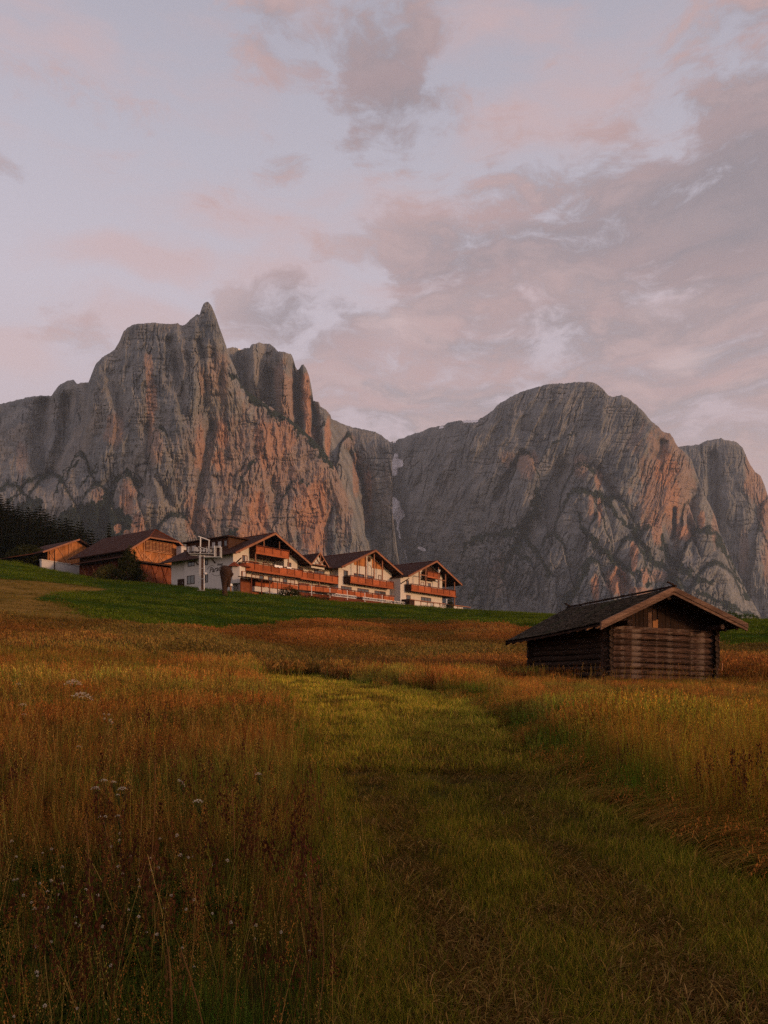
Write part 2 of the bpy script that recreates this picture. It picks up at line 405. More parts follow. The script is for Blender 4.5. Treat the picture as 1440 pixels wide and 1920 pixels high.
ground_me = grid_mesh('ground', XX, YY, ZZ)
zn = zone(XX, YY, ZZ)
zc = np.stack([(zn == 1), (zn == 2), (zn == 3)], -1).astype(float).reshape(ny, nx, 3)
for _ in range(1):
    zc[1:-1, 1:-1] = (zc[1:-1, 1:-1]*2+zc[:-2, 1:-1]+zc[2:, 1:-1]+zc[1:-1, :-2]+zc[1:-1, 2:])/6
color_attr(ground_me, 'zone', zc.reshape(-1, 3))
m, n, p = material('meadow_soil', rough=1.0); p.inputs['Specular IOR Level'].default_value = 0
za = n.new('ShaderNodeAttribute', attribute_name='zone').outputs['Color']; zx = n.xyz(za)
wc = worldc(n)
n1 = n.noise(wc, .35, 6, .6); n2 = n.noise(wc, 6, 5, .65); n3 = n.noise(n.mapping(wc, (.25, .06, .2)), 1., 6, .65); n4 = n.noise(wc, 1.7, 6, .7)
meadow = n.mix(n.ss(n1, .35, .65), (.045, .026, .009, 1), (.075, .038, .012, 1))
meadow = n.mix(n.ss(n4, .45, .65, 0., .6), meadow, (.045, .045, .010, 1))
strip = n.mix(n.ss(n2, .35, .65), (.030, .023, .008, 1), (.075, .064, .015, 1))
field = n.mix(n.ss(n3, .35, .65), (.020, .046, .006, 1), (.040, .075, .010, 1))
field = n.mix(n.ss(n4, .4, .7, 0., .6), field, (.052, .085, .016, 1))
tan_ = n.mix(n.ss(n3, .35, .65), (.15, .10, .025, 1), (.22, .13, .035, 1))
c = n.mix(zx[0], meadow, strip); c = n.mix(zx[1], c, field); c = n.mix(zx[2], c, tan_)
n.put(p.inputs['Base Color'], c)
bump(n, p, n.math('ADD', n2, n4), .8, .12)
ground = mesh_obj('ground', ground_me, m)
tag(ground, 'sloping alpine meadow ground climbing from the foreground to the buildings', 'ground', kind='structure')

# ------------------------------------------------------------------ mountains
def rock_material(name, tint=1.0, tan=.55):
    m, n, p = material(name, rough=.95); p.inputs['Specular IOR Level'].default_value = .05
    o = objc(n)
    at = n.xyz(n.new('ShaderNodeAttribute', attribute_name='paint').outputs['Color'])   # orange rock with painted sun warmth, veg, snow
    big = n.noise(o, .006, 6, .6); fine = n.noise(n.mapping(o, (1, 1, .45)), .035, 8, .66); mid = n.noise(n.mapping(o, (1, 1, .35)), .02, 7, .65)
    streak = n.noise(n.mapping(o, (1, 1, .10)), .055, 6, .65); grain = n.noise(n.mapping(o, (1, 1, .3)), .16, 6, .7)
    c = n.mix(n.ss(mid, .36, .64), (.086*tint, .094*tint, .100*tint, 1), (.170*tint, .170*tint, .166*tint, 1))
    c = n.mix(n.ss(big, .42, .68, 0., tan), c, (.225*tint, .180*tint, .135*tint, 1))
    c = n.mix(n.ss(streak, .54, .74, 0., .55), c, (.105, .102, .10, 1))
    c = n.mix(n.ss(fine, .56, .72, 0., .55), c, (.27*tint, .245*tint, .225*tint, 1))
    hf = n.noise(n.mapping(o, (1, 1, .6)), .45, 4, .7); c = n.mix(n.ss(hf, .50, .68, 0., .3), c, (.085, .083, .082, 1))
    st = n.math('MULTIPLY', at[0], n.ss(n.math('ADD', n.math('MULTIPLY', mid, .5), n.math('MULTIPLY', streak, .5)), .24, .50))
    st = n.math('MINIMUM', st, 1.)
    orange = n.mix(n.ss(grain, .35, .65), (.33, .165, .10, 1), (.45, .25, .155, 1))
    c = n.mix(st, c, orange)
    nz = n.math('ABSOLUTE', n.xyz(n.new('ShaderNodeNewGeometry').outputs['Normal'])[2])
    ledge = n.math('MULTIPLY', n.ss(n.math('ADD', nz, n.math('MULTIPLY', fine, .35)), .92, 1.08), .35)
    clump = n.noise(o, .075, 6, .75)
    vg = n.ss(n.math('ADD', n.math('ADD', at[1], ledge), n.math('MULTIPLY_ADD', clump, 2.6, -1.35)), .42, .60)
    vegc = n.mix(n.ss(grain, .3, .7), (.012, .020, .014, 1), (.034, .048, .028, 1))
    c = n.mix(vg, c, vegc)
    c = n.mix(n.ss(n.math('ADD', at[2], n.math('MULTIPLY_ADD', grain, .5, -.25)), .30, .45), c, (.88, .86, .88, 1))
    n.put(p.inputs['Base Color'], c)
    h = n.math('ADD', n.math('MULTIPLY', fine, 1.), n.math('MULTIPLY', grain, .55)); h = n.math('ADD', h, n.math('MULTIPLY', streak, .8))
    h = n.math('ADD', h, n.math('MULTIPLY', n.math('MULTIPLY', vg, grain), 1.2))
    bump(n, p, h, .9, 6.)
    return m
ROCK = rock_material('dolomite_rock', 1.42, .45); ROCK_GREY = rock_material('grey_dolomite_rock', 1.36, .12)

def seg_dist(px, py, pl):
    best = np.full(np.shape(px), 1e9)
    for i in range(len(pl)-1):
        (x1, y1), (x2, y2) = pl[i][:2], pl[i+1][:2]
        dx, dy = x2-x1, y2-y1; t = np.clip(((px-x1)*dx+(py-y1)*dy)/(dx*dx+dy*dy+1e-9), 0, 1)
        best = np.minimum(best, np.hypot(px-x1-t*dx, py-y1-t*dy))
    return best

def mountain(name, label, outline, D0, lean, nx, ny, crease, sL, sR, domes=(), gullies=(), veg=(), vegpoly=(), stain_glows=(), snow=(), seed=0, amp=1., extra=None, round_top=10, diag=0.):
    ox, oy = np.array(outline, float).T
    px = np.linspace(ox[0], ox[-1], nx)
    top = np.interp(px, ox, oy)+fbm(px*.11, px*0+seed, 4, seed+5)*2.2+fbm(px*.35, px*0+seed, 3, seed+6, True)*1.3
    low = 1292.
    v = np.concatenate([np.linspace(0, .16, 12)[:-1], np.linspace(.16, 1, ny)])
    PY = low+(top[None, :]-low)*v[:, None]; PX = np.repeat(px[None, :], len(v), 0)
    below = PY-top[None, :]                       # rows under the skyline
    hgt = np.clip((1180-PY)/500, 0, 2)
    D = D0+lean*hgt
    cx = np.interp(PY, [c[1] for c in crease], [c[0] for c in crease])
    cx = cx+fbm(PY*.012, PX*.004, 3, seed+3)*22
    d = PX-cx; s = 14.
    D = D+sL*(np.sqrt(np.minimum(d, 0)**2+s*s)-s)+sR*(np.sqrt(np.maximum(d, 0)**2+s*s)-s)
    if extra is not None: D = D+extra(PX, PY)
    # fluting: buttresses and chimneys drawn out down the face
    wx = PX+fbm(PX*.012, PY*.012, 3, seed+31)*12+(PY-900)*diag; wy = PY+fbm(PX*.012, PY*.012, 3, seed+37)*14
    r1 = fbm(wx*.011, wy*.0042, 3, seed+1, True)
    r2 = fbm(wx*.030, wy*.0095, 3, seed+2, True)
    r3 = fbm(wx*.085, wy*.020, 4, seed+4, True, .6)
    r4 = fbm(wx*.24, wy*.045, 3, seed+8, True, .6)
    led = fbm(wx*.02, wy*.11, 3, seed+9)
    fade = sstep(below, 0, 55)*.75+.25
    r5 = fbm(wx*.5, wy*.13, 3, seed+88, True, .7)
    def crack(fx, fy, sd, th):
        q = np.abs(pnoise(PX*fx+pnoise(PX*.03, PY*.02, sd+1)*.35+pnoise(PX*.2, PY*.12, sd+4)*.10+(PY-900)*diag*fx*.6, PY*fy+pnoise(PX*.03, PY*.03, sd+2)*.3, sd)); return np.exp(-(q/th)**2)
    cr1 = crack(.060, .0045, seed+101, .06)*sstep(fbm(PX*.015, PY*.012, 2, seed+103), -.15, .15); cr2 = crack(.14, .010, seed+111, .10)*sstep(fbm(PX*.02, PY*.02, 2, seed+113), -.1, .2); cr3 = crack(.007, .085, seed+121, .07)*sstep(fbm(PX*.02, PY*.02, 2, seed+123), .0, .25)
    D = D+16*cr1+8*cr2+7*cr3
    D = D-amp*(44*r1*fade+24*r2*fade+9*r3+4.6*r4+2.4*r5+6*led)
    ledgev = np.zeros_like(PX)
    for (c, tp, wd, H, push) in domes:
        jx = PX+fbm(PX*.03, PY*.03, 3, seed+61)*8
        tpx = tp+H*np.abs((jx-c)/wd)**2.1+fbm(jx*.05, PY*0+c, 3, seed+11)*6
        ins = PY-tpx
        D = D-push*(sstep(ins, -2, 13)*.75+.25*sstep(ins, 0, H*.7))
        ledgev = np.maximum(ledgev, np.exp(-((ins-2)/8.)**2)*.75*sstep(H*1.0-(tpx-tp), 0, 30))
    for (pl, wd, dep) in gullies:
        dd = seg_dist(PX+fbm(PX*.03, PY*.03, 2, seed+71)*5, PY, pl); D = D+dep*np.exp(-(dd/wd)**2)
    D = D+round_top*np.exp(-below/5.)*3
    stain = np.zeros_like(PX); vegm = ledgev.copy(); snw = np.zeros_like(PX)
    nz = fbm(PX*.05, PY*.018, 4, seed+41); nz2 = fbm(PX*.03, PY*.03, 4, seed+43)
    nzf = fbm(PX*.13, PY*.07, 3, seed+44)
    for (x, y, rx, ry, st) in stain_glows:  # orange rock patches; the broad ellipses paint warm sunlight into the colour
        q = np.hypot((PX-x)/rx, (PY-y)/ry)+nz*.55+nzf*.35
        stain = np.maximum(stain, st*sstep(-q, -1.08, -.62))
    for pl in veg:
        wd = np.interp(PY, *zip(*sorted((a[1], a[2]) for a in pl)))
        q = seg_dist(PX+nz2*16, PY+nzf*12, pl)/(wd*(.75+.9*fbm(PX*.045, PY*.045, 3, seed+47)+.0))
        q = np.where(np.isfinite(q) & (q > 0), q, 9.)
        vegm = np.maximum(vegm, 1.0*sstep(-q, -1.4, -.3))
    for poly, st in vegpoly:
        vegm = np.maximum(vegm, st*inside(PX+nz2*22, PY+nzf*16, poly))
    vegm = vegm*(1-.75*sstep(stain, .2, .8))
    vegm = np.maximum(vegm, sstep(PY+nz2*25, 1135, 1185))
    for (pl, wd) in snow:
        snw = np.maximum(snw, sstep(-seg_dist(PX+nzf*6, PY+nz2*5, pl)/wd, -1.25, -.8))
    X = (PX-720)/F*D; Z = (YH-PY)/F*D; Y = D
    bx, by, bz = [], [], []
    for dd, drop in ((25, 3), (90, 25), (260, 120), (600, 420), (900, 1500)):
        bx.append(X[-1]); by.append(Y[-1]+dd); bz.append(np.maximum(Z[-1]-drop, -60))
    X = np.vstack([X]+bx); Y = np.vstack([Y]+by); Z = np.vstack([Z]+bz)
    ex = lambda a: np.vstack([a]+[a[-1:]*0+a[-1:]]*5)
    me = grid_mesh(name, X, Y, Z)
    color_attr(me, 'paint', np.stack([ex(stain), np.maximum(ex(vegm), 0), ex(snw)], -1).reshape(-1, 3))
    me.polygons.foreach_set('use_smooth', np.zeros(len(me.polygons), bool))
    o = mesh_obj(name, me, ROCK_GREY if D0 > 2500 else ROCK)
    return tag(o, label, 'mountain', kind='structure')

mountain('rock_massif', 'grey and orange limestone massif with a pointed pinnacle above the buildings',
  [(-640, 1200), (-430, 960), (-280, 850), (-160, 790), (-60, 772), (0, 757), (20, 752), (60, 742), (97, 741), (108, 724), (125, 713), (138, 711), (142, 719), (158, 716), (166, 716), (172, 700), (180, 681), (192, 669), (215, 655), (225, 636), (232, 620), (243, 611), (258, 606), (290, 604),
   (305, 606), (325, 607), (333, 604), (338, 609), (348, 608), (358, 597), (370, 588), (374, 590), (378, 577), (382, 568), (390, 565), (396, 571), (402, 585), (408, 604), (416, 625), (421, 640), (426, 660), (433, 672), (440, 688), (447, 706),
   (452, 722), (465, 733), (480, 744), (500, 757), (520, 771), (545, 786), (565, 802), (590, 825), (610, 848), (624, 868), (640, 903), (655, 938), (668, 972), (676, 1004), (690, 1030), (704, 1062), (725, 1130), (745, 1250)],
  1950, 300, 900, 340, [(400, 560), (398, 640), (345, 760), (310, 900), (290, 1010), (280, 1300)], .62, .85,
  domes=[(236, 886, 30, 70, 60), (300, 800, 34, 140, 30), (228, 966, 50, 60, 40), (95, 885, 60, 110, 55), (150, 850, 40, 120, 35), (20, 905, 60, 100, 40), (180, 905, 45, 90, 35), (420, 790, 40, 170, 22), (560, 900, 60, 150, 18), (330, 960, 55, 90, 25), (480, 860, 50, 140, 15)],
  gullies=[([(80, 760), (72, 840), (85, 900)], 16, 130), ([(128, 750), (120, 830), (100, 890)], 14, 110), ([(318, 640), (330, 700), (350, 790)], 8, 35), ([(372, 640), (380, 670)], 7, 45), ([(395, 800), (378, 900), (365, 990)], 9, 40), ([(275, 800), (285, 880), (330, 960)], 7, 35), ([(160, 730), (150, 800), (165, 880)], 9, 40), ([(200, 700), (235, 800)], 8, 25)],
  veg=[[(432, 703, 5), (452, 720, 9), (470, 741, 13), (490, 757, 15), (515, 775, 14), (545, 795, 14), (570, 812, 13), (590, 832, 12), (609, 856, 10), (622, 878, 8)],
       [(210, 925, 7), (217, 900, 6), (230, 884, 5), (246, 884, 5), (258, 898, 4), (268, 930, 4)], [(18, 940, 5), (40, 915, 5), (72, 888, 4)], [(100, 920, 4), (125, 888, 4), (148, 862, 3)], [(150, 910, 4), (180, 880, 3)], [(440, 1000, 12), (455, 990, 10)]],
  vegpoly=[([(60, 1010), (110, 965), (150, 945), (190, 938), (208, 915), (212, 950), (235, 960), (255, 985), (262, 1015), (240, 1080), (60, 1080)], .95), ([(0, 1010), (20, 960), (60, 930), (80, 940), (60, 1010)], .8), ([(200, 975), (230, 960), (262, 985), (255, 1010), (200, 1010)], .6)],
  stain_glows=[(520, 900, 150, 170, .34), (410, 880, 90, 130, .18), (600, 960, 60, 90, .4), (470, 960, 60, 80, .4), (485, 965, 22, 62, 1.), (470, 1000, 30, 30, .9), (588, 950, 34, 62, 1.), (592, 1010, 26, 36, 1.), (565, 960, 20, 40, .8), (498, 835, 30, 52, .85), (530, 825, 26, 45, .8), (520, 880, 50, 40, .55), (418, 815, 12, 36, .9), (412, 862, 16, 28, .8), (375, 845, 12, 48, .75), (285, 745, 12, 60, .7), (290, 830, 16, 40, .4),
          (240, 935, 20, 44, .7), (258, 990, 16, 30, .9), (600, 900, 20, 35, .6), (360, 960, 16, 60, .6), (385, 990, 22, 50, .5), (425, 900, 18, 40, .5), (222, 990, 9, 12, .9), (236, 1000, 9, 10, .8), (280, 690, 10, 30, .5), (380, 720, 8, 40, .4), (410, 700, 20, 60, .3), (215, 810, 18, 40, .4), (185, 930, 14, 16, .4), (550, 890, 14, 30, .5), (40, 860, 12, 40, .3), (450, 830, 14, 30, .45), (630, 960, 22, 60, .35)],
  seed=3, extra=lambda px, py: 230*(1-sstep(px, 100, 185))*sstep(-py, -960, -760)+.0*px)

mountain('rock_towers', 'rock towers and slender orange needle standing behind the main massif',
  [(340, 720), (415, 655), (427, 652), (437, 650), (452, 654), (468, 651), (471, 645), (485, 642), (503, 644), (512, 648), (520, 657), (545, 662), (550, 672), (554, 686), (557, 693), (560, 692), (565, 684), (569, 682), (574, 690), (580, 706), (584, 726), (586, 750), (590, 751), (598, 753), (601, 762),
   (612, 768), (620, 778), (621, 784), (640, 793), (660, 800), (700, 808), (715, 815), (724, 823), (735, 829), (730, 870), (732, 930), (742, 1010), (753, 1090), (780, 1290)],
  2330, 330, 420, 330, [(545, 640), (548, 760), (600, 900), (640, 1300)], .5, 1.0,
  domes=[(650, 812, 34, 190, 120), (608, 790, 20, 150, 40)],
  gullies=[([(557, 690), (558, 760), (562, 850)], 7, 190), ([(588, 752), (592, 800), (600, 880)], 6, 140), ([(505, 700), (500, 760)], 9, 60), ([(452, 660), (458, 740)], 13, 160), ([(655, 850), (675, 900), (690, 1000)], 9, 60), ],
  veg=[], stain_glows=[(578, 765, 7, 70, 1.1), (574, 730, 7, 36, .8), (615, 815, 7, 50, .95), (545, 745, 26, 62, .5), (525, 720, 14, 50, .45), (480, 760, 12, 30, .35), (668, 880, 8, 55, .6), (690, 930, 9, 60, .6), (590, 830, 9, 30, .8), (655, 830, 16, 18, .3)],
  snow=[([(447, 656), (456, 656)], 1.3)], seed=50, extra=lambda px, py: 150*sstep(px+(py-800)*-.25, 612, 650)-2.6*np.maximum(px-664-(py-830)*.12, 0)*sstep(py, 800, 840)+60*np.sin((px-430)*.11)*sstep(-py, -820, -700)*(px < 555), amp=.8)

mountain('broad_mountain', 'broad domed grey mountain with an orange right flank behind the hut',
  [(640, 1180), (690, 960), (712, 852), (735, 827), (755, 821), (765, 816), (795, 807), (805, 801), (832, 797), (842, 791), (860, 788), (892, 787), (905, 782), (925, 768), (933, 758), (940, 754), (965, 739), (985, 731), (1000, 727), (1030, 719), (1055, 718), (1080, 716), (1105, 715), (1115, 717), (1130, 728), (1141, 741), (1150, 743),
   (1165, 740), (1178, 746), (1192, 757), (1210, 775), (1222, 790), (1232, 797), (1245, 810), (1255, 811), (1263, 822), (1270, 836), (1285, 848), (1297, 861), (1303, 882), (1311, 902), (1320, 928), (1331, 945), (1340, 965), (1350, 1000), (1360, 1022), (1378, 1062), (1402, 1112), (1425, 1152), (1450, 1230)],
  2750, 420, 700, 360, [(1180, 700), (1218, 800), (1205, 880), (1192, 1000), (1170, 1180)], .72, 1.5,
  domes=[(985, 846, 44, 150, 60), (1092, 866, 52, 120, 85), (1088, 914, 66, 150, 100), (1150, 930, 60, 120, 60), (1218, 984, 44, 110, 110), (1322, 988, 60, 110, 190), (1180, 1005, 44, 110, 90), (932, 1046, 24, 90, 80), (1108, 1046, 44, 110, 110), (1172, 1060, 34, 100, 90), (1340, 1052, 60, 90, 90), (1036, 1000, 44, 120, 60), (1262, 1078, 40, 90, 110), (1290, 940, 16, 80, 60), (880, 1075, 26, 90, 50), (985, 1040, 30, 90, 40), (1210, 1065, 26, 70, 60)],
  gullies=[([(738, 830), (742, 950), (760, 1050)], 16, 150), ([(1263, 955), (1263, 1010)], 4, 90), ([(980, 850), (950, 900), (930, 935)], 6, 60), ([(1310, 905), (1290, 960), (1300, 1040)], 10, 90), ([(1240, 830), (1235, 855)], 8, 50), ([(1120, 880), (1180, 980)], 8, 50), ([(1050, 880), (1020, 960), (980, 1010)], 14, 60), ([(1160, 1080), (1190, 1130)], 8, 60)],
  veg=[[(985, 838, 2), (965, 862, 3), (945, 890, 3), (932, 925, 4)], [(1012, 920, 10), (1000, 960, 14), (985, 980, 14), (960, 998, 10), (925, 1003, 9), (890, 1010, 8), (866, 1035, 8)], [(985, 990, 12), (960, 1040, 14), (945, 1080, 10)], [(1085, 920, 6), (1118, 925, 8), (1140, 938, 8), (1152, 962, 7), (1170, 980, 6), (1192, 992, 5), (1215, 988, 4), (1240, 1005, 4), (1258, 1040, 5)],
       [(1080, 960, 6), (1100, 1000, 9), (1120, 1020, 10), (1145, 1045, 11), (1165, 1072, 9)], [(1192, 1000, 7), (1222, 1040, 10), (1250, 1070, 10), (1275, 1100, 9)], [(1285, 1012, 5), (1308, 990, 6), (1335, 998, 8), (1362, 1030, 7), (1380, 1075, 6), (1405, 1120, 6)], [(1240, 1030, 8), (1270, 1060, 14), (1300, 1080, 12), (1330, 1095, 9)], [(1060, 1130, 14), (1085, 1090, 12), (1108, 1052, 8)],
       [(1180, 1066, 8), (1205, 1080, 9), (1215, 1100, 8)], [(1310, 1110, 8), (1350, 1130, 10), (1400, 1150, 10)], [(1000, 870, 3), (1040, 830, 3), (1080, 810, 3)], [(900, 1090, 8), (880, 1120, 10)], [(975, 1000, 12), (1010, 1040, 9), (1030, 1080, 8)], [(770, 1040, 4), (800, 1030, 3)]],
  vegpoly=[([(840, 1060), (880, 1010), (960, 1000), (1010, 930), (1030, 925), (1020, 975), (990, 1010), (1010, 1060), (1000, 1110), (900, 1140), (850, 1140)], .42), ([(1060, 1010), (1120, 1010), (1180, 1090), (1150, 1120), (1080, 1150)], .30), ([(1190, 1000), (1300, 1060), (1420, 1160), (1250, 1160)], .34), ([(830, 1000), (1000, 980), (1100, 1100), (1100, 1170), (840, 1170)], .24)],
  stain_glows=[(1250, 900, 60, 130, .42), (1248, 880, 24, 40, 1.), (1262, 940, 20, 50, .85), (1225, 930, 30, 80, .55), (1215, 880, 20, 40, .35), (1285, 1000, 16, 18, .9), (1232, 985, 14, 40, .7), (1158, 1090, 22, 32, 1.), (1116, 1100, 9, 30, 1.), (1189, 1040, 8, 34, .9), (1124, 960, 6, 34, .7), (1108, 950, 6, 30, .5), (990, 870, 22, 30, .45), (950, 860, 18, 18, .3), (1208, 1080, 9, 20, .8),
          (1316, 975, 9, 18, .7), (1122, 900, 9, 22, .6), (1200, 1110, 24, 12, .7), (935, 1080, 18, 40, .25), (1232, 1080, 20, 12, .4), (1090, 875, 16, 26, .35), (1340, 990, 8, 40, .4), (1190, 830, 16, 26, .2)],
  snow=[([(736, 884), (740, 872), (747, 868)], 8), ([(742, 856), (743, 866)], 4), ([(738, 945), (745, 964)], 11), ([(746, 970), (746, 985), (752, 1008)], 2.0), ([(758, 1032), (762, 1046)], 1.6), ([(870, 790), (892, 789)], 2.2), ([(824, 802), (830, 801)], 1.8), ([(786, 1027), (795, 1032)], 2), ([(738, 827), (740, 828)], 2)],
  seed=90, diag=.45, amp=.85, extra=lambda px, py: 260*(1-sstep(px, 740, 900))+150*sstep(px+(py-900)*-.35, 1290, 1345))

mountain('far_peak', 'distant rounded rock peak at the right edge with a lit right side',
  [(1180, 900), (1240, 850), (1275, 836), (1310, 833), (1325, 825), (1340, 823), (1352, 821), (1365, 825), (1380, 827), (1392, 838), (1400, 856), (1407, 871), (1418, 886), (1426, 891), (1433, 908), (1441, 932), (1460, 975), (1500, 1040), (1560, 1150), (1600, 1260)],
  3350, 420, 330, 300, [(1378, 800), (1384, 870), (1395, 950), (1420, 1050), (1450, 1180)], .6, 2.0,
  domes=[(1440, 930, 30, 140, 60)], gullies=[([(1335, 860), (1345, 1000)], 14, 70)],
  veg=[[(1400, 940, 2), (1418, 975, 3), (1440, 1010, 4), (1460, 1050, 4)]], stain_glows=[(1415, 900, 20, 50, .5), (1432, 960, 16, 50, .6), (1405, 870, 10, 30, .4), (1445, 1040, 20, 60, .5), (1395, 1030, 10, 50, .25)],
  seed=140, amp=.7)

# ------------------------------------------------------------------ evening air
hz = MB().box(-3400, 3400, -25, 5200, -63, 1480)
hm = bpy.data.materials.new('evening_haze'); hm.use_nodes = True
ht = NT(hm.node_tree); ht.n.clear()
pv = ht.new('ShaderNodeVolumePrincipled'); pv.inputs['Color'].default_value = (.74, .86, 1.0, 1)
pv.inputs['Density'].default_value = .00005; pv.inputs['Anisotropy'].default_value = 0.
ht.l.new(pv.outputs[0], ht.new('ShaderNodeOutputMaterial').inputs['Volume'])
haze = hz.build('haze', hm)
tag(haze, 'thin evening haze filling the valley', 'haze', kind='stuff')

# ------------------------------------------------------------------ building helpers
def walls(name, mb, m, parent): return mb.build(name, m, parent)
def window(parent, u0, u1, z0, z1, y, panes=2, face='y', lit=False, frame=None, wd=.09):
    """framed window in a wall; face 'y' looks to -y, face 'x' looks to -x"""
    f = MB(); t = .06
    def bx(mb, a0, a1, b0, b1, d0, d1):
        if face == 'y': mb.box(a0, a1, y+d0, y+d1, b0, b1)
        else: mb.box(y+d0, y+d1, a0, a1, b0, b1)
    bx(f, u0, u1, z1-wd, z1, -t, .02); bx(f, u0, u1, z0, z0+wd, -t, .02)
    bx(f, u0, u0+wd, z0+wd, z1-wd, -t, .02); bx(f, u1-wd, u1, z0+wd, z1-wd, -t, .02)
    wp = (u1-u0-2*wd)/panes
    for i in range(1, panes): bx(f, u0+wd+wp*i-.03, u0+wd+wp*i+.03, z0+wd, z1-wd, -t*.8, .02)
    fo = f.build('window', frame or M['trim'], parent)
    for i in range(panes):
        g = MB(); bx(g, u0+wd+wp*i+(.03 if i else 0), u0+wd+wp*(i+1)-(.03 if i < panes-1 else 0), z0+wd, z1-wd, -.015, .01)
        g.build('pane', M['curtain'] if (lit is True or (isinstance(lit, tuple) and lit[i])) else M['glass'], fo)
    return fo
def balcony(parent, u0, u1, yf, yb, ztop, h=1.25, n=6, sides=(True, True), posts=True):
    s = MB(); zb = ztop-h
    s.box(u0+.02, u1-.02, yf+.03, yb, zb-.16, zb+.02)                     # slab
    root = s.build('balcony', M['soffit'], parent)
    MB().box(u0-.08, u1+.08, yf-.16, yf+.14, ztop-.07, ztop+.03).build('handrail', M['trim'], root)
    MB().box(u0-.06, u1+.06, yf-.06, yf+.02, zb-.20, zb+.10).build('fascia_board', M['balc'], root)
    st = (u1-u0)/n
    for i in range(n):
        a = u0+st*i+.07; b = u0+st*(i+1)-.07
        q = MB().box(a, b, yf-.02, yf+.05, zb+.12, ztop-.16)
        q.box(a+.12, b-.12, yf-.05, yf-.018, zb+.34, zb+.38); q.box(a+.12, b-.12, yf-.05, yf-.018, ztop-.36, ztop-.32)
        for t in range(1, 8): q.box(a+(b-a)*t/8-.012, a+(b-a)*t/8+.012, yf-.035, yf-.019, zb+.13, ztop-.18)
        q.build('panel', M['balc'], root)
    for i in range(n+1):
        MB().box(u0+st*i-.06, u0+st*i+.06, yf-.09, yf+.04, zb+.10, ztop-.07).build('baluster', M['trim'], root)
    for k, (sd, u) in enumerate(zip(sides, (u0, u1))):
        if sd:
            q = MB().box(u-.03, u+.04, yf+.06, yb, zb-.1, ztop-.12); q.box(u-.09, u+.10, yf+.15, yb, ztop-.06, ztop+.03)
            q.build('side_panel', M['dark'] if k == 0 else M['balc'], root)
    return root
def gable_roof(parent, uL, zL, uA, zA, uR, zR, y0, y1, mt, t=.22, barge=True, name='roof', over_back=True):
    r = MB(); r.slab([(uL, y0, zL), (uA, y0, zA), (uA, y1, zA), (uL, y1, zL)][::-1], t)
    r.slab([(uA+.001, y0, zA), (uR, y0, zR), (uR, y1, zR), (uA+.001, y1, zA)][::-1], t)
    ro = r.build(name, mt, parent)
    if barge:
        for a, b in (((uL-.02, zL), (uA, zA)), ((uR+.02, zR), (uA, zA))):
            q = MB(); q.slab([(a[0], y0-.09, a[1]+.05), (b[0], y0-.09, b[1]+.05), (b[0], y0-.005, b[1]+.05), (a[0], y0-.005, a[1]+.05)][::-1 if a[0] < b[0] else 1], .36)
            q.build('barge_board', M['barge'], ro)
            q = MB(); q.slab([(a[0], y0-.13, a[1]+.09), (b[0], y0-.13, b[1]+.09), (b[0], y0+.15, b[1]+.09), (a[0], y0+.15, a[1]+.09)][::-1 if a[0] < b[0] else 1], .05)
            q.build('verge_strip', M['trim'], ro)
    MB().box(uA-.12, uA+.12, y0, y1, zA-.03, zA+.06).build('ridge_cap', M['trim'], ro)
    k = 0
    for u, z in ((uL, zL), (uR, zR)):
        sgn = 1 if u < uA else -1; sl = (zA-z)/abs(uA-u)
        for f in (.12, .55):
            uu = u+sgn*abs(uA-u)*f; zz = z+sl*abs(uA-u)*f-t-.02
            MB().box(uu-.1, uu+.1, y0+.12, y0+2.0, zz-.22, zz).build('purlin', M['dark'], ro)
    MB().box(uA-.1, uA+.1, y0+.12, y0+2.0, zA-t-.3, zA-t-.08).build('purlin', M['dark'], ro)
    for u, z in ((uL, zL), (uR, zR)):                                   # eaves gutters
        MB().tube((u-.07 if u < uA else u+.07, y0+.1, z-.12), (u-.07 if u < uA else u+.07, y1, z-.12), .075, n=6).build('gutter', M['rust'], ro)
    return ro
def gable_prof(u0, u1, uA, zL, zA, zR, uL, uR, zb, drop=.24):
    """wall profile that stays under the roof lines"""
    sl = (zA-zL)/(uA-uL); sr = (zA-zR)/(uR-uA)
    return [(u0, zb), (u1, zb), (u1, zR+(uR-u1)*sr-drop), (uA, zA-drop), (u0, zL+(u0-uL)*sl-drop)]

HX, HY, HR = -23.58, 125.0, math.atan2(.791, .611)
def hloc(u, v, z): return (HX+.611*u+.791*v, HY+.791*u-.611*v, z)

# ------------------------------------------------------------------ hotel, first house (nearest, with lettering)
h1 = thing('hotel_house', 'largest white house with lettering on its left wall and three stacked wooden balconies', 'house', hloc(0, 0, 0), HR, 'white balconied houses of the hotel')
uL, zL, uA, zA, uR, zR = -1.1, 19.25, 7.4, 23.45, 15.9, 19.35
ws = MB(); ws.prism_y(gable_prof(0, 14.4, uA, zL, zA, zR, uL, uR, 11.5), 2.4, 11.9)
sl = (zA-zL)/(uA-uL)
ws.prism_y([(0, 11.5), (3.4, 11.5), (3.4, zL+(3.4-uL)*sl-.24), (0, zL+(0-uL)*sl-.24)], 0, 2.4)
ws.prism_y([(11.2, 11.5), (14.4, 11.5), (14.4, zR+(uR-14.4)*sl-.24), (11.2, zR+(uR-11.2)*sl-.24)], 0, 2.4)
ws.box(3.4, 11.2, 0, 2.4, 11.5, 16.85)
ws.build('wall', M['white'], h1)
wb = MB(); wb.prism_y(gable_prof(.5, 14.0, uA, zL, zA, zR, uL, uR, 11.5), 11.9, 16.0); wb.build('wall', M['white'], h1)
MB().box(3.4, 11.2, .02, 2.38, 19.55, 19.72).build('loggia_floor', M['soffit'], h1)
gw = MB()
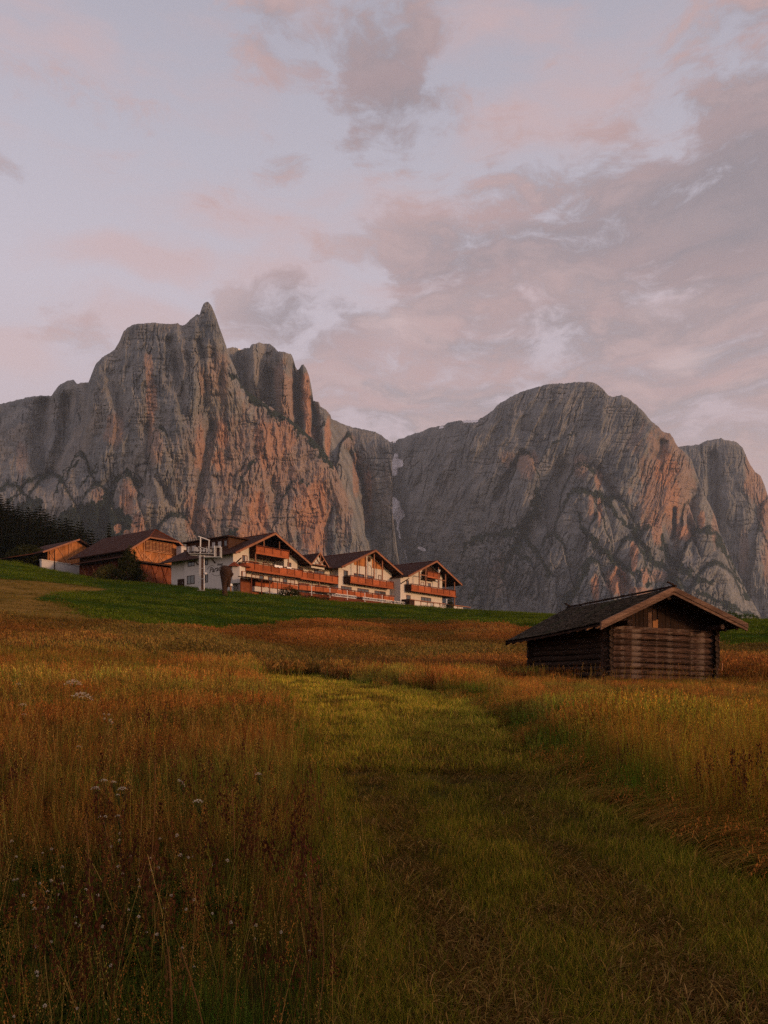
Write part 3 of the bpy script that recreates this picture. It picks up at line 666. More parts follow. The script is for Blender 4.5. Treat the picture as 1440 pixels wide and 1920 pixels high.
for i in range(26): gw.box(3.45+i*.298, 3.45+i*.298+.28, 2.34, 2.39, 19.74, min(22.9, zA-.3-abs(3.6+i*.298-uA)*sl))
gw.build('gable_cladding', M['dark'], h1)
gable_roof(h1, uL, zL, uA, zA, uR, zR, -1.8, 17.0, M['roof'])
# window rows
window(h1, 1.92, 2.95, 18.35, 19.35, 0, 2, lit=(False, True)); window(h1, 1.85, 2.75, 15.2, 16.6, 0, 1, lit=True)
window(h1, 12.0, 12.9, 18.0, 19.35, 0, 2)
for a, b, l in ((3.84, 6.55, (True, True, False)), (7.52, 10.19, (False, True, True)), (10.89, 13.76, (False, True, True))):
    window(h1, a, b, 14.6, 16.55, 0, 3, lit=l, wd=.12)
window(h1, 5.3, 7.67, 17.0, 19.05, 2.4, 2, wd=.13); window(h1, 8.65, 9.96, 17.0, 19.2, 2.4, 1, wd=.13, lit=True)
window(h1, 4.6, 6.6, 19.75, 21.6, 2.33, 2); window(h1, 8.2, 10.2, 19.75, 21.6, 2.33, 2)
for v0, v1, z0, z1 in ((9.3, 11.0, 18.2, 19.0), (9.3, 11.2, 15.3, 16.7), (6.0, 6.65, 18.1, 19.0), (6.0, 6.65, 15.3, 16.6)):
    window(h1, v0, v1, z0, z1, 0, 2 if v1-v0 > 1 else 1, face='x', frame=M['dark'])
dr = MB().box(.44, .5, 12.2, 14.3, 14.8, 16.4).build('door', M['dark'], h1)
MB().box(.40, .439, 12.9, 12.96, 15.6, 15.9).build('handle', M['metal'], dr)
balcony(h1, 3.6, 11.0, -1.3, 2.3, 21.0, 1.15, 4, posts=False)
balcony(h1, 1.2, 13.9, -1.6, -.0, 18.12, 1.2, 7)
for u in (3.6, 11.0): MB().box(u-.08, u+.08, -1.28, -1.12, 18.1, 19.7).build('post', M['barge'], h1)
for u in (5.4, 8.9):
    MB().box(u-.08, u+.08, -1.28, -1.12, 21.02, zA-.42-abs(u-uA)*sl).build('post', M['barge'], h1)
MB().bar((0.2, -1.7, 18.55), (.1, -.02, 17.6), .14).build('brace', M['dark'], h1)
for y in (4.2, 8.3): MB().bar((-.95, y, 19.0), (-.02, y, 18.2), .14).build('brace', M['dark'], h1)
# long shed dormer on the left slope
dm = MB().box(1.5, 5.7, 2.8, 13.3, 20.3, 22.45).build('dormer', M['dark'], h1)
MB().box(.95, 6.6, 2.3, 13.9, 22.45, 22.62).build('dormer_roof', M['roof'], dm)
for i in range(30): MB().box(1.47, 1.5, 2.9+i*.35, 2.9+i*.35+.05, 20.9, 22.4).build('batten', M['trim'], dm)
for v0, v1, z0, z1 in ((3.0, 3.8, 21.0, 22.0), (4.3, 5.3, 20.95, 22.05), (5.8, 6.8, 20.95, 22.05), (10.6, 11.9, 20.9, 22.0), (12.3, 13.1, 20.9, 22.0)):
    window(h1, v0, v1, z0, z1, 1.46, 1, face='x', lit=v0 > 4, frame=M['dark'])
# oriel with twin peaked roof at the corner
orl = MB().tube((.35, -.75, 14.6), (.35, -.75, 17.2), 1.15, n=6).build('oriel', M['white'], h1)
q = MB(); q.tube((-.15, -.45, 17.2), (-.15, -.45, 18.0), 1.25, .10, n=6); q.tube((1.0, -1.2, 17.2), (1.0, -1.2, 17.95), 1.25, .10, n=6); q.box(-.6, 1.5, -1.6, -.2, 17.14, 17.22)
q.build('oriel_roof', M['trim'], orl)
MB().box(.1, .9, -1.95, -1.72, 15.1, 16.5).build('oriel_window', M['barge'], orl)
MB().box(.22, .78, -1.99, -1.951, 15.2, 16.4).build('pane', M['curtain'], orl)
# lettering on the left wall
def lettering(text, size, y, z, shear, parent, tilt=0.):
    cu = bpy.data.curves.new('lettering', 'FONT'); cu.body = text; cu.size = size; cu.shear = shear; cu.extrude = .012; cu.offset = .004
    tmp = bpy.data.objects.new('lettering', cu); LC.objects.link(tmp)
    bpy.context.view_layer.update()
    me = bpy.data.meshes.new_from_object(tmp.evaluated_get(bpy.context.evaluated_depsgraph_get()))
    bpy.data.objects.remove(tmp)
    me.transform(Matrix.Rotation(tilt, 4, 'Z')); me.transform(Matrix(((0, 0, -1, -.02), (-1, 0, 0, y), (0, 1, 0, z), (0, 0, 0, 1))))
    me.materials.clear(); me.materials.append(M['ink'])
    return mesh_obj('lettering', me, None, parent)
M['ink'], n_, p_ = material('dark_brown_paint', (.035, .022, .018), .8)
lettering('Hotel', .55, 3.75, 17.75, .3, h1)
lettering('Paradiso', 1.25, 5.65, 16.75, .35, h1, .07)
fl = MB()
pts = [(6.15, 17.35), (5.7, 17.75), (5.0, 17.95), (4.5, 17.8), (4.45, 17.5)]
pts2 = [(5.0, 16.6), (4.4, 16.25), (3.6, 16.15), (3.0, 16.3), (2.6, 16.6)]
for P_ in (pts, pts2):
    fl = MB()
    for a, b in zip(P_, P_[1:]): fl.bar((-.02, a[0], a[1]), (-.02, b[0], b[1]), .05, .03)
    fl.build('flourish', M['ink'], h1)
for v0, z0 in ((11.2, 17.7),):
    MB().box(3.1, 3.25, -.1, 0, 18.6, 18.8).build('wall_lamp', M['whitemetal'], h1)

# linking house between the first and the second gable
h1b = thing('hotel_link_house', 'low linking house with a small timber-framed dormer gable between the first two gables', 'house', hloc(0, 0, 0), HR, 'white balconied houses of the hotel')
MB().box(14.42, 23.65, .6, 12, 11.5, 19.55).build('wall', M['white'], h1b)
r = MB(); r.slab([(15.0, -1.2, 19.45), (26.0, -1.2, 19.45), (26.0, 5.0, 21.55), (15.0, 5.0, 21.55)], .2)
r.slab([(15.0, 5.001, 21.55), (26.0, 5.001, 21.55), (26.0, 13, 18.9), (15.0, 13, 18.9)], .2); r.build('roof', M['roof'], h1b)
dg = MB().prism_y([(16.9, 18.9), (20.3, 18.9), (20.3, 19.5), (18.5, 21.3), (16.9, 19.5)], -.9, 4.).build('dormer', M['white'], h1b)
MB().slab([(16.3, -1.5, 19.35), (18.5, -1.5, 21.6), (18.5, 4.5, 21.6), (16.3, 4.5, 19.35)][::-1], .14).build('dormer_roof', M['roof'], dg)
MB().slab([(18.502, -1.5, 21.6), (20.7, -1.5, 19.35), (20.7, 4.5, 19.35), (18.502, 4.5, 21.6)][::-1], .14).build('dormer_roof', M['roof'], dg)
for a, b in (((16.25, 19.3), (18.5, 21.6)), ((20.75, 19.3), (18.5, 21.6)), ((17.2, 19.45), (19.9, 19.45)), ((18.5, 19.4), (18.5, 21.3)), ((18.5, 19.5), (17.6, 20.4)), ((18.5, 19.5), (19.4, 20.4))):
    MB().bar((a[0], -1.56, a[1]), (b[0], -1.56, b[1]), .12, .16).build('truss_beam', M['barge'], dg)
window(h1b, 17.8, 18.75, 17.4, 18.6, .6, 1); window(h1b, 19.2, 21.9, 16.9, 18.9, .6, 3, lit=False); window(h1b, 15.0, 16.5, 16.9, 19.0, .6, 2)
window(h1b, 15.2, 18.0, 14.3, 16.3, .6, 3); window(h1b, 19.6, 22.6, 14.3, 16.3, .6, 3)
balcony(h1b, 14.0, 23.6, -1.15, .6, 18.05, 1.2, 6, sides=(False, True))
MB().box(18.9, 19.1, -.9, -.7, 14.6, 16.7).build('post', M['barge'], h1b)

# second gable
h2 = thing('hotel_house', 'middle gabled house with four tall posts rising from one balcony and a panelled gable top', 'house', hloc(0, 0, 0), HR, 'white balconied houses of the hotel')
uL2, zL2, uA2, zA2, uR2, zR2 = 22.2, 19.45, 31.9, 23.6, 41.4, 19.55
y2 = -1.2
MB().prism_y(gable_prof(23.68, 39.5, uA2, zL2, zA2, zR2, uL2, uR2, 11.5), y2, 13).build('wall', M['white'], h2)
gable_roof(h2, uL2, zL2, uA2, zA2, uR2, zR2, y2-2.0, 15, M['roof'])
sl2 = (zA2-zL2)/(uA2-uL2)
for i in range(28):
    u = 28.0+i*.33
    if u > 36.6: break
    if 31.6 < u < 33.2: continue
    MB().box(u, u+.31, y2-.06, y2-.004, 20.6, zA2-.34-abs(u+.16-uA2-.0)*sl2-.06).build('cladding_board', M['orange'], h2)
MB().tube((32.4, y2-.12, 22.1), (32.4, y2-.004, 22.1), .48, n=16).build('round_ornament', M['barge'], h2)
MB().tube((32.4, y2-.16, 22.1), (32.4, y2-.121, 22.1), .33, n=16).build('round_ornament', M['dark'], h2)
q = MB()
for i in range(9):
    a0, a1 = math.pi*i/9, math.pi*(i+1)/9; q.bar((32.4+.8*math.cos(a0), y2-.05, 20.2+.9*math.sin(a0)), (32.4+.8*math.cos(a1), y2-.05, 20.2+.9*math.sin(a1)), .12)
q.bar((31.6, y2-.05, 18.9), (31.6, y2-.05, 20.2), .12); q.bar((33.2, y2-.05, 18.9), (33.2, y2-.05, 20.2), .12); q.build('arch_moulding', M['pale'], h2)
window(h2, 25.1, 26.3, 16.9, 19.3, y2, 1, frame=M['trim']); window(h2, 28.0, 31.0, 16.9, 19.1, y2, 2); window(h2, 31.9, 33.7, 16.9, 19.1, y2, 1); window(h2, 35.2, 36.1, 18.3, 19.5, y2, 1, lit=True)
for a, b in ((24.4, 27.3), (29.0, 32.3), (34.1, 37.5)): window(h2, a, b, 14.5, 16.45, y2, 3)
balcony(h2, 25.2, 38.0, y2-1.5, y2, 18.3, 1.2, 6)
for u in (27.4, 29.85, 32.3, 34.8): MB().box(u-.09, u+.09, y2-1.4, y2-1.22, 18.3, zA2-.32-abs(u-uA2)*sl2).build('post', M['barge'], h2)
window(h2, 24.0, 25.0, 16.9, 18.9, y2, 1) if False else None

# third gable
h3 = thing('hotel_house', 'farthest gabled house with a tiny upper balcony and an open porch on its right', 'house', hloc(0, 0, 0), HR, 'white balconied houses of the hotel')
uL3, zL3, uA3, zA3, uR3, zR3 = 39.0, 19.35, 48.7, 23.35, 58.2, 19.45
y3 = -3.5
MB().prism_y(gable_prof(39.2, 53.7, uA3, zL3, zA3, zR3, uL3, uR3, 11.5), y3, 13).build('wall', M['white'], h3)
gable_roof(h3, uL3, zL3, uA3, zA3, uR3, zR3, y3-2.0, 15, M['roof'])
sl3 = (zA3-zL3)/(uA3-uL3)
dk = MB()
dk.prism_y([(46.5, 20.0), (52.4, 20.0), (52.4, zA3-.5-(52.4-uA3)*sl3), (uA3, zA3-.45), (46.5, zA3-.5-(uA3-46.5)*sl3)], y3-.05, y3-.004); dk.build('gable_cladding', M['dark'], h3)
MB().prism_y([(53.72, 19.6), (57.5, 19.6), (57.5, zR3-.1), (53.72, zR3+1.4)], y3+.5, 13).build('loft_wall', M['dark'], h3)
window(h3, 41.1, 41.9, 17.0, 18.9, y3, 1); window(h3, 46.0, 47.1, 16.9, 19.05, y3, 1, lit=True); window(h3, 47.7, 49.5, 16.9, 19.05, y3, 2, lit=(True, False))
window(h3, 41.1, 42.5, 14.3, 16.05, y3, 1); window(h3, 46.1, 49.6, 14.3, 16.05, y3, 3)
MB().box(46.0, 50.0, y3-.9, y3, 19.45, 19.7).build('awning', M['dark'], h3)
balcony(h3, 40.7, 56.4, y3-1.5, y3, 18.05, 1.2, 7)
balcony(h3, 46.4, 50.8, y3-1.3, y3-.05, 21.1, 1.05, 2)
MB().box(53.7, 57.2, y3-1.4, 8, 16.7, 16.9).build('porch_floor', M['soffit'], h3)
for u in (43.6, 45.8, 50.3, 52.9): MB().box(u-.09, u+.09, y3-1.42, y3-1.24, 18.05, zA3-.32-abs(u-uA3)*sl3).build('post', M['barge'], h3)
MB().box(56.2, 56.4, y3-1.42, y3-1.24, 13.6, zR3+.45).build('post', M['barge'], h3)
MB().box(56.2, 56.4, y3+4, y3+4.2, 13.6, zR3+.2).build('post', M['barge'], h3)
MB().box(43.6, 46.3, y3-1.4, y3-1.25, 20.05, 20.2).build('cross_beam', M['barge'], h3)
MB().box(50.9, 52.9, y3-1.4, y3-1.25, 19.7, 19.85).build('cross_beam', M['barge'], h3)
MB().bar((39.4, y3-1.9, 18.9), (39.25, y3-.02, 18.0), .14).build('brace', M['dark'], h3)
fw = MB().box(50.2, 50.5, y3-1.5, y3-1.3, 21.14, 21.3)
for k in range(22): fw.box(*[c for t in ((50.35+random.uniform(-.35, .35),), (y3-1.45+random.uniform(-.15, .1),), (21.3+random.uniform(0, .45),)) for c in (t[0]-.06, t[0]+.06)])
tag(fw.build('flower_pot', M['whitemetal'], None), 'white flower pot on the tiny top balcony of the farthest house', 'flower pot')
bpy.data.objects['flower_pot'].location = hloc(0, 0, 0); bpy.data.objects['flower_pot'].rotation_euler = (0, 0, HR)

# ------------------------------------------------------------------ terraces, fence and furniture in front
tr = thing('terrace', 'long raised terrace with a red brown wooden railing in front of the hotel houses', 'terrace', hloc(0, 0, 0), HR)
def rail_run(pts, par, h=1.05, spacing=1.6, v=4., base=13.0, mt=None):
    for (u0, z0), (u1, z1) in zip(pts, pts[1:]):
        MB().bar((u0, -v, z0), (u1, -v, z1), .28, .12).build('handrail', M['trim'], par)
        n = max(1, int((u1-u0)/spacing))
        for i in range(n):
            a = u0+(u1-u0)*i/n; b = u0+(u1-u0)*(i+1)/n; za = z0+(z1-z0)*i/n; zb = z0+(z1-z0)*(i+1)/n
            q = MB(); q.slab([(a+.08, -v-.03, za-.16), (b-.08, -v-.03, zb-.16), (b-.08, -v+.04, zb-.16), (a+.08, -v+.04, za-.16)], h-.25)
            q.slab([(a+.2, -v-.06, za-.36), (b-.2, -v-.06, zb-.36), (b-.2, -v-.031, zb-.36), (a+.2, -v-.031, za-.36)], .05)
            q.build('panel', M['balc'], par)
            MB().box(a-.06, a+.06, -v-.08, -v+.05, za-h+.0, za-.05).build('baluster', M['trim'], par)
rail_run([(.9, 15.2), (10.4, 15.15)], tr, 1.15); rail_run([(10.6, 15.3), (16.5, 15.4), (36.6, 15.35)], tr)
MB().box(.9, 16.6, -3.9, -.05, 13.3, 14.05).build('terrace_floor', M['pale'], tr)
MB().box(16.6, 24.0, -3.9, .5, 12.6, 14.2).build('terrace_floor', M['dark'], tr)
MB().box(24.0, 38.0, -3.9, -1.25, 12.6, 14.2).build('terrace_floor', M['dark'], tr)
MB().slab([(8.5, -4.6, 14.25), (16.4, -6.9, 14.1), (16.4, -4.0, 14.3), (8.5, -4.0, 14.3)], .14).build('canopy', M['dark'], tr)
MB().box(9.2, 38.2, -5.4, -4.3, 12.4, 13.75).build('retaining_wall', M['trim'], tr)
ft = thing('white_lattice_fence', 'white patterned fence panels along the foot of the long terrace', 'fence', hloc(0, 0, 0), HR)
for a, b in ((17.5, 24.0), (25.8, 34.6), (35.0, 41.0)):
    q = MB(); q.box(a, b, -5.1, -5.04, 14.25, 14.33); q.box(a, b, -5.1, -5.04, 13.82, 13.88)
    k = a
    while k < b-.3:
        q.bar((k, -5.07, 13.86), (k+.28, -5.07, 14.27), .07, .03); q.bar((k+.28, -5.07, 13.86), (k, -5.07, 14.27), .07, .03); k += .42
    q.build('fence_panel', M['whitemetal'], ft)
where = ['third', 'second']
posts_u = [(11.6, 'beside the round shrub'), (16.1, 'under the linking house'), (20.6, 'below the right end of the linking balcony'), (25.4, 'below the left end of the middle gable'), (30.4, 'below the middle gable top'), (36.0, 'left of the cream fence')]
lamp = None
for u, wh in posts_u:
    lab = 'white post lamp '+wh
    if lamp is None:
        lamp = thing('post_lamp', lab, 'post lamp', hloc(u, 5.9, 13.35), HR, 'white post lamps along the terrace foot')
        MB().tube((0, 0, 0), (0, 0, 1.45), .055, n=8).build('pole', M['whitemetal'], lamp)
        MB().tube((0, 0, 1.45), (0, 0, 1.62), .11, .08, n=8).build('lamp_head', M['whitemetal'], lamp)
        MB().tube((0, 0, 0), (0, 0, .05), .14, n=8).build('base_plate', M['metal'], lamp)
    else: dup(lamp, hloc(u, 5.9, 13.35), HR, label=lab)
# cream panelled fence at the right end
fe = thing('panel_fence', 'cream panelled fence with brown frame below the farthest house', 'fence', hloc(0, 0, 0), HR)
nf = 8
for i in range(nf):
    a = 40.2+i*2.2; b = a+2.2
    if i == 5: continue
    MB().box(a+.08, b-.08, -6.04, -5.98, 13.75, 14.6).build('fence_panel', M['white'], fe)
    MB().box(a-.05, a+.07, -6.12, -5.9, 13.0, 14.75).build('fence_post', M['barge'], fe)
MB().box(38.6, 60.5, -6.25, -5.85, 14.72, 14.86).build('coping', M['barge'], fe)
MB().box(40.0, 60.3, -6.0, -5.0, 12.6, 13.7).build('plinth', M['trim'], fe)
MB().box(38.6, 40.0, -6.1, -4.2, 13.0, 14.9).build('end_block', M['dark'], fe)
sp = thing('sign_post', 'white stand pipe with a horizontal arm rising behind the cream fence', 'post', hloc(50.8, 6.5, 13.5), HR)
MB().tube((0, 0, 0), (0, 0, 2.3), .12, n=8).build('pole', M['whitemetal'], sp); MB().bar((-1.6, 0, .9), (0, 0, .75), .10).build('arm', M['dark'], sp)
# chairs on the terrace
def chair(label, u, v, z, rz, first=[None]):
    if first[0] is None:
        c = thing('terrace_chair', label, 'chair', hloc(u, v, z), rz, 'dark red chairs on the terrace')
        MB().box(-.25, .25, -.25, .25, .42, .48).build('seat', M['trim'], c); MB().box(-.25, .25, .2, .26, .5, 1.02).build('backrest', M['trim'], c)
        for a in (-.22, .22):
            for b in (-.22, .22): MB().box(a-.025, a+.025, b-.025, b+.025, 0, .42).build('leg', M['trim'], c)
        first[0] = c; return c
    return dup(first[0], hloc(u, v, z), rz, label=label)
for u, lab in ((3.3, 'dark red chair by the left door of the terrace'), (6.9, 'dark red chair between the left and middle terrace doors'), (10.4, 'dark red chair between the middle and right terrace doors'), (14.0, 'dark red chair at the right corner of the terrace')):
    chair(lab, u, 1.0, 14.05+.38, HR+.5)
for u, lab in ((8.1, 'longer white towel hanging over the middle balcony rail'), (10.6, 'shorter white towel hanging over the middle balcony rail')):
    L = .9 if u < 9 else .55; q = MB()
    for i in range(8):
        a = -L+2*L*i/8; b = a+2*L/8
        q.slab([(a, -.24, .07+.03*math.sin(i*2)), (b, -.24, .07+.03*math.sin(i*2+2)), (b, .2, .08), (a, .2, .08)], .02)
        q.slab([(a, -.27, .06-.0), (b, -.27, .06), (b, -.245, .06), (a, -.245, .06)], .22+.06*math.sin(i*1.7)+(.1 if u < 9 else 0))
    o = q.build('towel', M['cloth']); o.location = hloc(u, 1.6, 18.16); o.rotation_euler = (0, 0, HR); tag(o, lab, 'towel')
sh = thing('open_shelter', 'low dark wooden shelter on posts between the tree stump and the terrace', 'shelter', hloc(0, 0, 0), HR)
MB().slab([(-1.6, -5.6, 15.1), (4.6, -5.6, 15.0), (4.6, -2.9, 15.35), (-1.6, -2.9, 15.45)], .14).build('roof', M['dark'], sh)
for u in (-1.2, .9, 2.6, 4.3): MB().box(u-.06, u+.06, -5.5, -5.38, 12.6, 15.0).build('post', M['barge'] if u > 2 else M['trim'], sh)
MB().box(-1.4, 2.4, -3.3, -3.15, 12.4, 15.2).build('back_wall', M['redbarn'], sh)
for u0_, u1_ in ((2.7, 9.6),): MB().box(u0_, u1_, -5.0, -4.4, 13.05, 13.2).build('bench', M['whitemetal'], sh)
bx_ = MB().box(6.6, 7.7, -5.35, -5.02, 12.9, 13.45).build('wooden_box', M['lath']); bx_.location = hloc(0, 0, 0); bx_.rotation_euler = (0, 0, HR)
tag(bx_, 'small pale wooden box in the grass in front of the terrace', 'box')
gl = thing('garden_lamp', 'squat white garden lamp beside the carved stump', 'lamp', (-20.9*.955, 118, float(ground_z(-20.9*.955, 118))))
gl.location = (-23.2, 121, float(ground_z(-23.2, 121)))
MB().tube((0, 0, 0), (0, 0, .9), .13, n=10).build('pole', M['lath'], gl); MB().tube((0, 0, .9), (0, 0, 1.25), .30, .26, n=12).build('lamp_head', M['whitemetal'], gl)

# ------------------------------------------------------------------ barns
b2 = thing('big_barn', 'big barn with a hipped brown roof and diagonal timber bracing on golden boards', 'barn', (-46.45, 147, 0), HR)
W2 = 13.4
slb = (28.3-23.1)/(6.7+1.2)
def zr(u): return 23.1+(min(u, W2-u)+1.2)*slb
MB().prism_y([(0, 16.5), (W2, 16.5), (W2, zr(W2)-.3), (W2-3.36-.4, 25.85), (3.76, 25.85), (0, zr(0)-.3)], .25, 17.).build('wall', M['dark'], b2)
def board_run(par, u0, u1, z0, ztop, y, wd, mt, name='board', gap=.03):
    u = u0; i = 0
    while u < u1-.02:
        b = min(u+wd, u1); off = .03 if i % 2 else 0
        MB().box(u+gap/2, b-gap/2, y-.06-off*.4, y+.0, z0, ztop((u+b)/2)).build(name, mt, par); u = b; i += 1
board_run(b2, 0, W2, 21.5, lambda u: min(zr(u)-.35, 23.8), .25, .42, M['orange'])
board_run(b2, 0, 3.1, 23.801, lambda u: max(23.83, min(zr(u)-.35, 25.8)), .25, .42, M['orange'])
board_run(b2, 9.3, W2, 23.801, lambda u: max(23.83, min(zr(u)-.35, 25.8)), .25, .42, M['orange'])
board_run(b2, 0, W2, 17.2, lambda u: 21.2, .25, .42, M['redbarn'])
# open lath screen under the hip
MB().box(3.1, 9.3, .2, .24, 23.8, 25.85).build('opening', M['dark'], b2)
for i in range(8): MB().box(3.15, 9.25, .05, .12, 23.95+i*.24, 24.06+i*.24).build('slat', M['lath'], b2)
for i in range(9): MB().box(3.15+i*.76, 3.23+i*.76, -.02, .06, 23.8, 25.85).build('slat_post', M['trim'], b2)
MB().box(3.0, 9.4, -.12, .1, 23.62, 23.8).build('beam', M['lath'], b2)
def brace(par, p, q, mt, y=.14, s=.16, name='brace'): MB().bar((p[0], y-.02, p[1]), (q[0], y-.02, q[1]), s, .12).build(name, mt, par)
for u in (2.9, 6.3, 9.7): MB().box(u-.09, u+.09, -.02, .18, 21.4, 23.62 if u != 2.9 else 25.3).build('post', M['lath'], b2)
for a, b in (((1.2, 24.2), (2.9, 21.6)), ((1.4, 21.6), (2.9, 23.4)), ((4.6, 23.6), (2.9, 21.6)), ((4.9, 21.6), (2.95, 23.0)), ((4.7, 21.6), (6.3, 23.6)), ((6.3, 22.8), (5.2, 21.6)), ((7.9, 23.6), (6.3, 21.6)), ((6.3, 23.0), (7.6, 21.6)), ((8.0, 21.6), (9.6, 23.6)), ((9.8, 23.5), (11.6, 21.6)), ((9.8, 21.6), (11.8, 23.6))):
    brace(b2, a, b, M['lath'])
for i in range(6):
    u = .2+i*2.2
    brace(b2, (u, 17.3), (u+1.5, 21.0), M['trim'], .13); brace(b2, (u+1.5, 17.3), (u, 21.0), M['trim'], .11)
MB().slab([(-.4, -1.1, 21.35), (W2+.2, -1.1, 21.35), (W2+.2, .25, 21.75), (-.4, .25, 21.75)], .12).build('pent_roof', M['dark'], b2)
# lower left side under the eaves: lean-to band and red boards
MB().slab([(-2.2, -.4, 21.9), (-.02, -.4, 22.6), (-.02, 17.5, 22.6), (-2.2, 17.5, 21.9)][::-1], .12).build('lean_to_roof', M['roof2'], b2)
q = MB()
yy_ = .3
while yy_ < 16.8:
    MB().box(-.06, .0, yy_, yy_+.4, 17.0, 22.2).build('board', M['trim'], b2); yy_ += .44
for i in range(5): brace_ = MB().bar((-.12, .8+i*3.2, 18.2), (-.12, 2.8+i*3.2, 21.6), .16, .1).build('brace', M['lath'], b2)
# roof
E_, RZ = 23.1, 28.3
hipz = 26.1; hu = 3.36
r = MB()
ya, yb, yra, yrb = -.9, 19.0, 1.9, 17.5
r.v += [(-1.2, ya, E_), (hu, ya, hipz), (W2/2, yra, RZ), (W2/2, yb, RZ), (-1.2, yb, E_)]
r.f += [(4, 3, 2, 1, 0)]
b0 = len(r.v); r.v += [(W2+1.2, ya, E_), (W2-hu, ya, hipz), (W2/2, yra, RZ), (W2/2, yb, RZ), (W2+1.2, yb, E_)]; r.f += [(b0, b0+1, b0+2, b0+3, b0+4)]
b0 = len(r.v); r.v += [(hu, ya, hipz), (W2-hu, ya, hipz), (W2/2, yra, RZ)]; r.f += [(b0, b0+1, b0+2)]
me = r.mesh('roof', M['roof2']); ro = mesh_obj('roof', me, None, b2)
sm = ro.modifiers.new('thick', 'SOLIDIFY'); sm.thickness = .2; sm.offset = -1
for a, b in (((-1.2, ya, E_), (hu, ya, hipz)), ((hu, ya, hipz), (W2-hu, ya, hipz)), ((W2-hu, ya, hipz), (W2+1.2, ya, E_))):
    MB().bar((a[0], a[1]-.05, a[2]-.02), (b[0], b[1]-.05, b[2]-.02), .12, .26).build('barge_board', M['barge'], ro)
for a, b in (((hu, ya, hipz+.06), (W2/2, yra, RZ+.06)), ((W2-hu, ya, hipz+.06), (W2/2, yra, RZ+.06)), ((W2/2, yra, RZ+.06), (W2/2, yb, RZ+.06))):
    MB().bar(a, b, .22, .12).build('ridge_cap', M['trim'], ro)
ch = MB().box(9.6, 11.6, -2.2, -.7, 20.0, 25.0).build('chimney', M['pale'], b2)
MB().box(10.2, 10.9, -2.26, -2.18, 23.9, 24.5).build('flue_opening', M['dark'], ch); MB().box(9.5, 11.7, -2.3, -.6, 25.0, 25.12).build('chimney_cap', M['pale'], ch)

b1 = thing('small_barn', 'small barn with a low brown gable roof and reddish boards at the far left', 'barn', (-67.2, 160, 0), HR)
W1 = 11.5; A1 = 6.4
s1 = (28.45-25.45)/(A1+.3)
def zr1(u): return 28.45-abs(u-A1)*s1
MB().prism_y([(0, 21), (W1, 21), (W1, zr1(W1)-.3), (A1, 28.15), (0, zr1(0)-.3)], .2, 11).build('wall', M['dark'], b1)
board_run(b1, 0, W1, 22.9, lambda u: zr1(u)-.36, .2, .40, M['orange'])
for a, b in (((.3, 25.2), (2.0, 22.9)), ((.3, 23.4), (1.6, 25.7)), ((2.2, 26.2), (4.6, 22.9)), ((2.9, 22.9), (4.6, 24.6))): brace(b1, a, b, M['lath'], .1, .18)
MB().box(4.5, 4.68, -.02, .14, 22.9, 27.2).build('post', M['lath'], b1)
r = MB(); r.slab([(-1.6, -.9, zr1(-1.6)), (A1, -.9, 28.45), (A1, 12.5, 28.45), (-1.6, 12.5, zr1(-1.6))][::-1], .18)
r.slab([(A1+.001, -.9, 28.45), (W1+1, -.9, zr1(W1+1)), (W1+1, 12.5, zr1(W1+1)), (A1+.001, 12.5, 28.45)][::-1], .18)
ro = r.build('roof', M['roof2'], b1)
MB().slab([(-6.5, 3., zr1(-6.5)+.9), (-1.6, 2., zr1(-1.6)+.0), (-1.6, 12.5, zr1(-1.6)), (-6.5, 12.5, zr1(-6.5)+.9)][::-1], .16).build('lean_to_roof', M['roof2'], b1)
for (a, b) in (((-1.6, zr1(-1.6)), (A1, 28.45)), ((W1+1, zr1(W1+1)), (A1, 28.45))): MB().bar((a[0], -.96, a[1]-.1), (b[0], -.96, b[1]-.1), .1, .30).build('barge_board', M['barge'] if a[0] < 0 else M['dark'], ro)
q = thing('low_wall', 'long low white wall in the grass below the small barn', 'wall', (-67.2, 160, 0), HR)
MB().slab([(-2.0, -1.2, 23.15), (7.3, -1.2, 22.75), (7.3, -.5, 22.75), (-2.0, -.5, 23.15)], 1.9).build('wall', M['pale'], q)
MB().slab([(-2.1, -1.3, 23.3), (7.4, -1.3, 22.9), (7.4, -.4, 22.9), (-2.1, -.4, 23.3)], .14).build('coping', M['white'], q)
MB().box(.55, .7, -1.45, -1.31, 21.0, 25.5).build('post', M['dark'], q)
for i, z in enumerate((25.3, 24.4, 23.5)): pass

# ------------------------------------------------------------------ chairlift tower
tx, ty = -27.0, 118.; tz = float(ground_z(tx, ty))-.1
lt = thing('lift_tower', 'steel chairlift tower with a railed work platform in front of the white wall', 'lift tower', (tx, ty, tz), 0)
H = 18.05-tz
MB().box(-.26, .06, -.15, .15, 0, H).build('column', M['metal'], lt)
MB().box(.07, .34, -.13, .13, 0, H-.3).build('column', M['rust'], lt)  # shadow side of the same pole, put in as a brown box
MB().tube((.46, 0, 0), (.46, 0, H), .06, n=8).build('pipe', M['whitemetal'], lt)
MB().box(-.5, .6, -.35, .35, -.3, .12).build('foundation', M['pale'], lt)
for z in (H*.33, H*.62): MB().box(-.3, .5, -.17, -.14, z, z+.07).build('bracket', M['metal'], lt)
MB().bar((-1.6, 0, H+.05), (2.3, .3, H-.3), .16, .2).build('crossarm', M['metal'], lt)
pf = MB().box(-1.7, 1.9, -.45, .45, H+.12, H+.2).build('platform', M['metal'], lt)
MB().box(.6, 3.0, -.6, .5, H-.42, H-.32).build('platform', M['metal'], lt)
